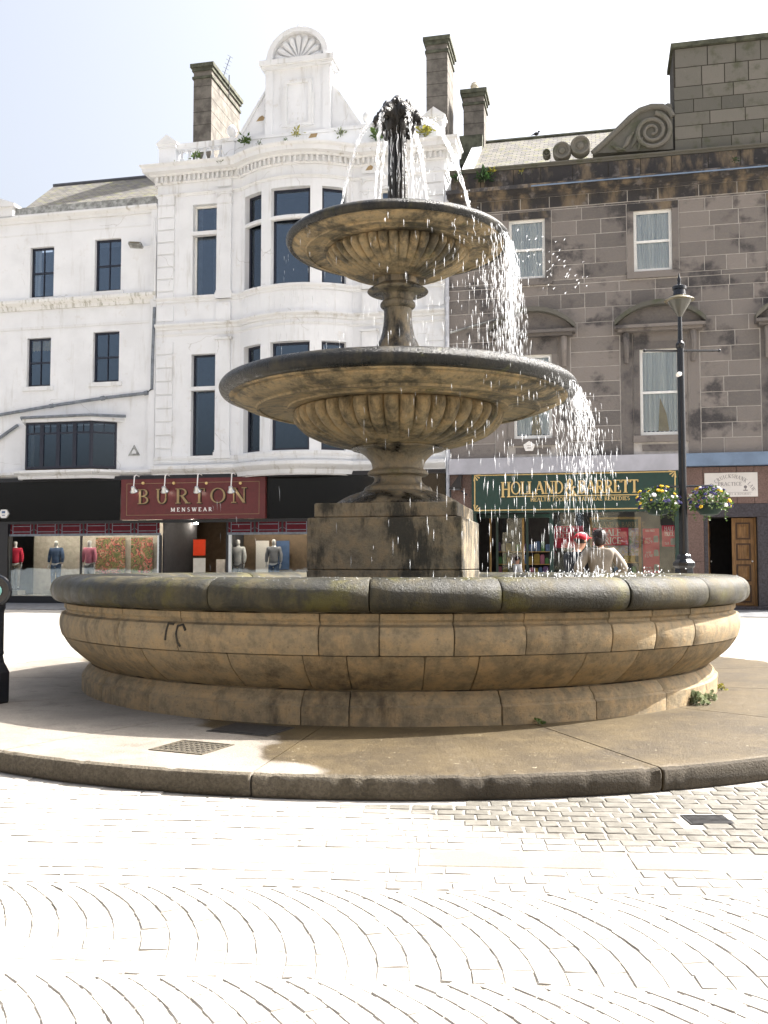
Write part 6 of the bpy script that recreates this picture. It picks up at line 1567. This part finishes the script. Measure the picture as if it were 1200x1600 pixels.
p = MB(); p.lathe([(.03, zl0), (.10, zl0 + .12), (.20, zl1 - .02), (.205, zl1)], 16, cap=False); p.build('lamp_globe', 'clear_lamp_glass', la, True)
p = MB(); p.lathe([(.2, zl1 - .005), (.26, zl1 + .005), (.25, zl1 + .02), (.18, zl1 + .06), (.12, zl1 + .07)], 20); p.build('lamp_hood', 'lamp_cream_glass', la, True)
p = MB(); z_ = zl1 + .07; p.lathe([(.17, z_ - .03), (.175, z_), (.11, z_ + .03), (.10, z_ + .12), (.12, z_ + .13), (.12, z_ + .18), (.085, z_ + .2), (.03, z_ + .22), (.025, z_ + .27), (.035, z_ + .3), (.02, z_ + .35), (.006, z_ + .42)], 16); p.build('lamp_cap', 'lamp_black_paint', la, True)
p = MB(); p.tube([(-.03, -.06, zz(585)), (-.09, -.12, zz(588))], .04, 8); p.build('sensor', 'letter_white', la)
def basket(px, py, label, seed):
    c = at_y(px, py, LY); t = thing('flower_basket', label, 'flower basket', (c.x, LY, c.z - .13), 0, 'hanging baskets on the lamp post'); R = random.Random(seed)
    p = MB(); p.lathe([(.06, -.02), (.15, .0), (.22, .08), (.24, .18), (.22, .19)], 16); p.build('basket', 'basket_green', t, True)
    p = MB()
    for k in range(3): a = k * 2.1; p.tube([(.25 * cos(a), .25 * sin(a), .2), (0, 0, za - c.z + .2 - .07)], .006, 4)
    p.build('chain', 'lamp_black_paint', t)
    p = MB()
    for _ in range(420):
        a = R.uniform(0, 2 * pi); e = R.uniform(-.6, 1.3); r = R.uniform(.2, .36); 
        v = Vector((cos(a) * cos(e) * r, sin(a) * cos(e) * r, .2 + sin(e) * r * .75)); p.leaf(v, R.uniform(.04, .08), v - Vector((0, 0, .1)) + Vector((R.gauss(0, .2), R.gauss(0, .2), R.gauss(0, .2))), .4)
    for k in range(5):
        a = R.uniform(0, 6.28)
        for j in range(12): p.leaf((cos(a) * .28, sin(a) * .28, .15 - j * .022), .04)
    p.build('foliage', 'leaf_green', t)
    for mt, n in (('flower_white', 16), ('flower_yellow', 15), ('flower_navy', 34)):
        f = MB()
        for _ in range(n):
            a = R.uniform(0, 2 * pi); e = R.uniform(-.45, 1.35); r = R.uniform(.32, .40); v = Vector((cos(a) * cos(e) * r, sin(a) * cos(e) * r, .2 + sin(e) * r * .78)); nrm = v.normalized(); fs = R.uniform(.011, .022)
            x = nrm.cross(Vector((0, 0, 1))).normalized(); y = nrm.cross(x)
            for k in range(5):
                b = k * 2 * pi / 5; f.ball(v + (x * cos(b) + y * sin(b)) * fs, fs * 1.05, 6, 4, (1, 1, .8))
        f.build('blossom', mt, t, kind='stuff')
basket(1028, 792, 'hanging basket of pansies in front of the green sign', 3); basket(1108, 792, 'hanging basket of pansies below the cream law plaque', 8)

# ================================================================== cast iron bollard at the left edge
bp = at_z(-12, 1098, PZ); bo = thing('bollard', 'black cast iron post with round badge head at the left edge', 'bollard', (bp.x, bp.y, PZ))
zz2 = lambda y: at_y(5, y, bp.y).z - PZ
p = MB(); p.lathe([(.135, -.005), (.145, .02), (.145, zz2(1050)), (.10, zz2(1035)), (.085, zz2(1024)), (.095, zz2(1021)), (.09, zz2(1016)), (.088, zz2(955)), (.10, zz2(950)), (.10, zz2(944)), (.06, zz2(940))], 8); p.build('shaft', 'lamp_black_paint', bo)
p = MB(); zc = zz2(923); p.tube([(0.02 + .125 * cos(t), -.03, zc + .125 * sin(t)) for t in [k * 2 * pi / 24 for k in range(25)]], .022, 8); p.build('ring', 'lamp_black_paint', bo, True)
p = MB(lambda x, y, z: (.02 + x, z, zc + y)); p.lathe([(.12, -.05), (.12, .03), (.1, .05), (.02, .06)], 24); p.build('head', 'lamp_black_paint', bo, True)
p = MB(lambda x, y, z: (.03 + x, -.056 - z, zc + y)); p.lathe([(.055, 0), (.055, .006), (.03, .012), (.01, .014)], 18); p.build('badge', 'badge_teal', bo, True)

# ================================================================== weeds at the foot of the basin
for px, py, s_, n, mt, lb in ((1055, 1098, .12, 110, 'leaf_grey_green', 'pale weed clump at the sunny right foot of the basin'), (1078, 1092, .09, 50, 'leaf_grey_green', 'smaller weed just right of the pale clump at the basin foot'), (1118, 1078, .07, 24, 'leaf_yellow', 'tiny yellow weed at the right end of the basin foot'), (851, 1135, .05, 24, 'leaf_green', 'tiny green weed beside the slab joint at the basin foot')):
    c = at_z(px, py, PZ); v = Vector((c.x - FX, c.y - FD)); k = 3.33 / v.length; m = MB(); R = random.Random(px)
    for _ in range(n):
        a = R.uniform(0, 2 * pi); e = R.uniform(.1, 1.3); L = s_ * R.uniform(.3, 1); dv = Vector((cos(a) * cos(e), sin(a) * cos(e) * .5, sin(e))); m.leaf(dv * L * .8, L * .35 + .012, dv + Vector((R.gauss(0, .5), R.gauss(0, .5), R.gauss(0, .4))), .5)
    t = thing('wild_plant', lb, 'plant', (FX + v.x * k + .01, FD + v.y * k - .01, PZ), 0, 'weeds at the basin foot'); m.build('foliage', mt, t)
    s2 = MB()
    for k in range(4): a = k * 1.6; s2.tube([(0, 0, 0), (cos(a) * s_ * .3, sin(a) * s_ * .2, s_ * .6)], [.005, .002], 4)
    s2.build('stem', 'leaf_grey_green', t)

# ================================================================== people
def skin_mesh(name, joints, bones, mat, parent, sub=2, root=0):
    me = bpy.data.meshes.new(name); me.from_pydata([j[0] for j in joints], bones, []); me.update()
    o = bpy.data.objects.new(name, me); COL.objects.link(o); o.parent = parent
    md = o.modifiers.new('skin', 'SKIN'); md.use_smooth_shade = True
    sv = me.skin_vertices[0].data
    for i, j in enumerate(joints): sv[i].radius = (j[1], j[2] if len(j) > 2 else j[1])
    sv[root].use_root = True
    sb = o.modifiers.new('sub', 'SUBSURF'); sb.levels = sub; sb.render_levels = sub
    me.materials.append(MATS[mat]); return o
def finger_hand(parent, wrist, dirv, up, mat, curl=.6):
    d = Vector(dirv).normalized(); u_ = Vector(up).normalized(); s_ = d.cross(u_).normalized(); W = Vector(wrist)
    J = [(tuple(W), .026, .020), (tuple(W + d * .05), .036, .016), (tuple(W + d * .09), .038, .014)]; B = [(0, 1), (1, 2)]
    for k in range(4):
        off = s_ * (.03 - .02 * k); L = (.07, .08, .075, .06)[k]; b0 = len(J)
        J += [(tuple(W + d * .095 + off), .009), (tuple(W + d * (.095 + L * .5) + off - u_ * curl * .02), .0085), (tuple(W + d * (.095 + L * .85) + off - u_ * curl * .05), .007)]; B += [(2, b0), (b0, b0 + 1), (b0 + 1, b0 + 2)]
    b0 = len(J); J += [(tuple(W + d * .05 + s_ * .045), .011), (tuple(W + d * .085 + s_ * .06 - u_ * .015), .009)]; B += [(1, b0), (b0, b0 + 1)]
    return skin_mesh('hand', J, B, mat, parent, 1)
def person(label, loc, rz, H, pose, mats, hair=None, cap=None, name='person', cat='person', group=None, skin='skin', top_extra=1.0):
    """pose: dict of arm joints in body space (x right, y forward, z up), unit = height"""
    t = thing(name, label, cat, loc, rz, group); k = H
    sh = .105 if not pose.get('slim') else .10
    lean = pose.get('lean', 0.)
    V = lambda x, y, z: (x * k, (y + lean * max(0, z - .5)) * k, z * k)
    hd = pose.get('head', (0, 0, 0))
    J = [(V(0, 0, .53), .082 * k, .058 * k), (V(0, 0, .60), .070 * k, .052 * k), (V(0, 0, .69), .080 * k, .056 * k), (V(0, -.005, .775), .078 * k, .052 * k), (V(0, -.002, .82), .040 * k, .038 * k),
         (V(0, .002, .855), .029 * k, .030 * k), (V(hd[0], .008 + hd[1], .885), .036 * k, .042 * k), (V(hd[0], .010 + hd[1], .925), .042 * k, .052 * k), (V(hd[0], .004 + hd[1], .968), .036 * k, .044 * k)]
    B = [(0, 1), (1, 2), (2, 3), (3, 4), (4, 5), (5, 6), (6, 7), (7, 8)]
    for s_ in (-1, 1):
        arm = pose['arm_l' if s_ < 0 else 'arm_r']; b0 = len(J)
        J += [(V(s_ * sh, 0, .80), .034 * k), (V(*arm[0]), .027 * k), (V(*arm[1]), .018 * k)]; B += [(3, b0), (b0, b0 + 1), (b0 + 1, b0 + 2)]
        b0 = len(J); J += [(V(s_ * .052, 0, .47), .052 * k), (V(s_ * .056, .01, .285), .034 * k), (V(s_ * .058, -.005, .16), .030 * k), (V(s_ * .06, -.012, .045), .020 * k), (V(s_ * .066, .06, .018), .020 * k)]
        B += [(0, b0), (b0, b0 + 1), (b0 + 1, b0 + 2), (b0 + 2, b0 + 3), (b0 + 3, b0 + 4)]
    body = skin_mesh('body', J, B, skin, t)
    # coat or shirt over trunk and arms
    e = .012 * k * top_extra; hem = pose.get('hem', .50)
    J2 = [(V(0, 0, hem), .096 * k + e, .066 * k + e), (V(0, 0, .60), .082 * k + e, .060 * k + e), (V(0, 0, .69), .086 * k + e, .060 * k + e), (V(0, -.006, .775), .084 * k + e, .055 * k + e), (V(0, -.004, .825), .044 * k + e, .042 * k + e)]
    B2 = [(0, 1), (1, 2), (2, 3), (3, 4)]
    for s_ in (-1, 1):
        arm = pose['arm_l' if s_ < 0 else 'arm_r']; b0 = len(J2); el, wr = Vector(arm[0]), Vector(arm[1]); cuff = el + (wr - el) * pose.get('sleeve', .92)
        J2 += [(V(s_ * sh, 0, .798), .040 * k + e * .7), (V(*arm[0]), .032 * k + e * .7), (V(*cuff), .024 * k + e * .6)]; B2 += [(3, b0), (b0, b0 + 1), (b0 + 1, b0 + 2)]
        hv = (wr - el).normalized(); finger_hand(t, V(*arm[1]), hv, Vector((s_ * .5, -.6, .6)), skin)
    skin_mesh(pose.get('topname', 'coat'), J2, B2, mats[0], t)
    J3 = [(V(0, 0, .55), .090 * k, .062 * k)]; B3 = []
    for s_ in (-1, 1):
        b0 = len(J3); J3 += [(V(s_ * .052, 0, .47), .062 * k), (V(s_ * .056, .01, .285), .044 * k), (V(s_ * .059, -.008, .06), .036 * k)]; B3 += [(0, b0), (b0, b0 + 1), (b0 + 1, b0 + 2)]
    skin_mesh('trousers', J3, B3, mats[1], t)
    for s_ in (-1, 1):
        q_ = MB(); q_.ball(V(s_ * .064, .03, .024), .05 * k, 10, 6, (.62, 1.35, .48)); q_.build('shoe', 'dark_cloth', t, True)
    hc = Vector(V(hd[0], .008 + hd[1], .935)); r = .052 * k
    if skin == 'skin':
        q_ = MB(); yaw = pose.get('yaw', 0.); Rz = Matrix.Rotation(yaw, 3, 'Z')
        for pos_, rr, sc in (((0, 1.02, -.12), .2, (.8, 1, 1.3)), ((.98, 0, -.1), .22, (.5, .9, 1.2)), ((-.98, 0, -.1), .22, (.5, .9, 1.2))): q_.ball(hc + Rz @ (Vector(pos_) * r * .95), rr * r, 8, 6, sc)
        q_.build('face_feature', skin, t, True)
        q_ = MB()
        for s_ in (-1, 1): q_.ball(hc + Rz @ (Vector((s_ * .36, .92, .08)) * r), .10 * r, 8, 6)
        q_.ball(hc + Rz @ (Vector((0, .9, -.5)) * r), .2 * r, 8, 5, (1.2, .3, .2)); q_.build('eye_and_mouth', 'hair_dark', t, True)
    if hair:
        q_ = MB(); hair(q_, hc, r); q_.build('hair', 'hair_dark', t, True)
    if cap: cap(t, hc, r)
    return t
def bun_hair(m, c, r):
    R = random.Random(2)
    m.ball(c + Vector((0, -.14 * r, .22 * r)), r * 1.24, 16, 12, (1.0, 1.1, 1.02)); m.ball(c + Vector((-.30 * r, -.85 * r, -.55 * r)), r * .80, 12, 8, (1.15, .9, 1.15)); m.ball(c + Vector((.25 * r, -.6 * r, -.5 * r)), r * .7, 12, 8, (1.1, .9, 1.2))
    for _ in range(70):
        a = R.uniform(0, 6.28); e = R.uniform(-.3, 1.4); d = Vector((cos(a) * cos(e), sin(a) * cos(e) - .1, sin(e))); b = c + Vector((0, -.1 * r, .25 * r)) + d * r * 1.05; m.tube([b, b + d * r * .12 + Vector((R.gauss(0, .1), R.gauss(0, .1), R.gauss(.05, .1))) * r, b + d * r * R.uniform(.1, .3) + Vector((R.gauss(0, .3), R.gauss(0, .3), R.gauss(0, .2))) * r], [r * .09, r * .07, r * .02], 5)
def short_hair(m, c, r): m.ball(c + Vector((0, -.12 * r, .22 * r)), r * 1.05, 14, 10, (.98, 1.08, .95))
def cap_fn(t, c, r):
    q_ = MB(); R3 = Matrix.Rotation(radians(-70), 3, 'Z')
    q_.ball(c + Vector((0, 0, .42 * r)), r * 1.12, 16, 10, (1, 1.12, .78)); q_.build('cap', 'red_cap_cloth', t, True)
    q_ = MB(); q_.ball(c + Vector((.0, 1.25 * r, .40 * r)), r * .95, 14, 6, (.9, .9, .10)); q_.build('cap_peak', 'red_cap_cloth', t, True)
    q_ = MB(); q_.ball(c + Vector((0, .1 * r, .72 * r)), r * .96, 14, 8, (.85, .95, .66)); q_.build('cap_crown', 'white_cloth', t, True)
PY = 14.95
c = at_y(938, 900, PY)
person('person in a beige jacket with dark tied hair, seen from behind, hands on hips', (c.x, PY, PZ), radians(-4), 1.77,
       {'arm_l': ((-.205, -.03, .66), (-.125, .05, .575)), 'arm_r': ((.210, -.03, .66), (.128, .05, .575)), 'head': (.0, .01, 0), 'topname': 'jacket', 'hem': .49}, ('beige_cloth', 'dark_cloth'), bun_hair, top_extra=1.9)
c = at_y(897, 900, 15.35)
person('person in dark clothes and a red and white cap leaning beside the beige jacket', (c.x, 15.35, PZ if hypot(c.x - FX, 15.35 - FD) < PR else 0), radians(-62), 1.88,
       {'arm_l': ((-.14, .05, .65), (-.09, .16, .58)), 'arm_r': ((.15, .06, .65), (.05, .17, .57)), 'head': (.0, .03, 0), 'topname': 'jacket', 'lean': .10, 'hem': .49}, ('dark_cloth', 'dark_cloth'), short_hair, cap_fn)
u, z = fp(808, 884, .5); v = fw(u, .55, .03)
person('person in a white top standing in the green shop doorway', v, radians(-75), 1.66,
       {'arm_l': ((-.13, .03, .66), (-.10, .14, .61)), 'arm_r': ((.13, .03, .66), (.08, .15, .60)), 'topname': 'shirt', 'hem': .52, 'sleeve': .55}, ('white_cloth', 'dark_cloth'), short_hair)
# mannequins
def mann(px, label, top, leg, rz, d=.75):
    u = fu(px, 860, d); v = fw(u, d, .27); PB = MB(); PB.box(u - .3, u + .3, d - .25, d + .25, .27, .44)
    v.z = .44
    PB.build('display_plinth', 'interior_pale', bs)
    return person(label, v, -FA + pi + rz, 1.93, {'arm_l': ((-.135, .0, .65), (-.13, .02, .52)), 'arm_r': ((.135, .0, .65), (.14, .02, .52)), 'topname': 'top', 'hem': .5, 'sleeve': .9}, (top, leg), name='mannequin', cat='mannequin', group='mannequins in the menswear window', skin='mannequin_white', top_extra=.7)
mann(88, 'white mannequin in denim jacket and jeans in the left window', 'denim_cloth', 'denim_cloth', .1)
mann(140, 'white mannequin in a pink top and grey trousers in the left window', 'pink_cloth', 'grey_cloth', -.1)
mann(24, 'white mannequin in a red top at the left end of the window', 'poster_red', 'beige_cloth', .3)
mann(372, 'pale mannequin in white clothes just right of the entrance', 'white_cloth', 'grey_cloth', 0)
mann(428, 'mannequin in a grey top in the right hand menswear window', 'grey_cloth', 'denim_cloth', .1)

# ================================================================== terrace across the square, seen only in the window reflections
ob = thing('terrace_building', 'tan sandstone terrace across the square behind the viewer', 'building', (-6, -27, 0), radians(-24))
m = MB(); oo = []
for k in range(9):
    for z in (4.6, 8.2): oo.append((-18 + k * 4, -16.4 + k * 4, z, z + 2.3))
wallmap(m, lambda s, d: (s, -d), -20, 20, 0, 12, oo, .3); plain('far_sandstone', (.36, .27, .17), .9, var=.25, scale=1.2); m.build('wall', 'far_sandstone', ob)
for a, b, c_, d in oo: p = MB(); p.box(a, b, -.36, -.31, c_, d); p.build('window', 'black_gloss_panel', ob)
p = MB(); p.box(-20, 20, -9, -.5, 0, 11.9); p.build('core', 'interior_dark', ob)
p = MB(lambda x, y, z: (x, y, z)); p.add([(-20, 0, 12), (20, 0, 12), (20, -9, 12), (-20, -9, 12), (-20, -4.5, 15), (20, -4.5, 15)], [(0, 1, 5, 4), (2, 3, 4, 5), (0, 4, 3), (1, 2, 5)]); p.build('roof', 'lead_ridge', ob)
bpy.context.view_layer.update()
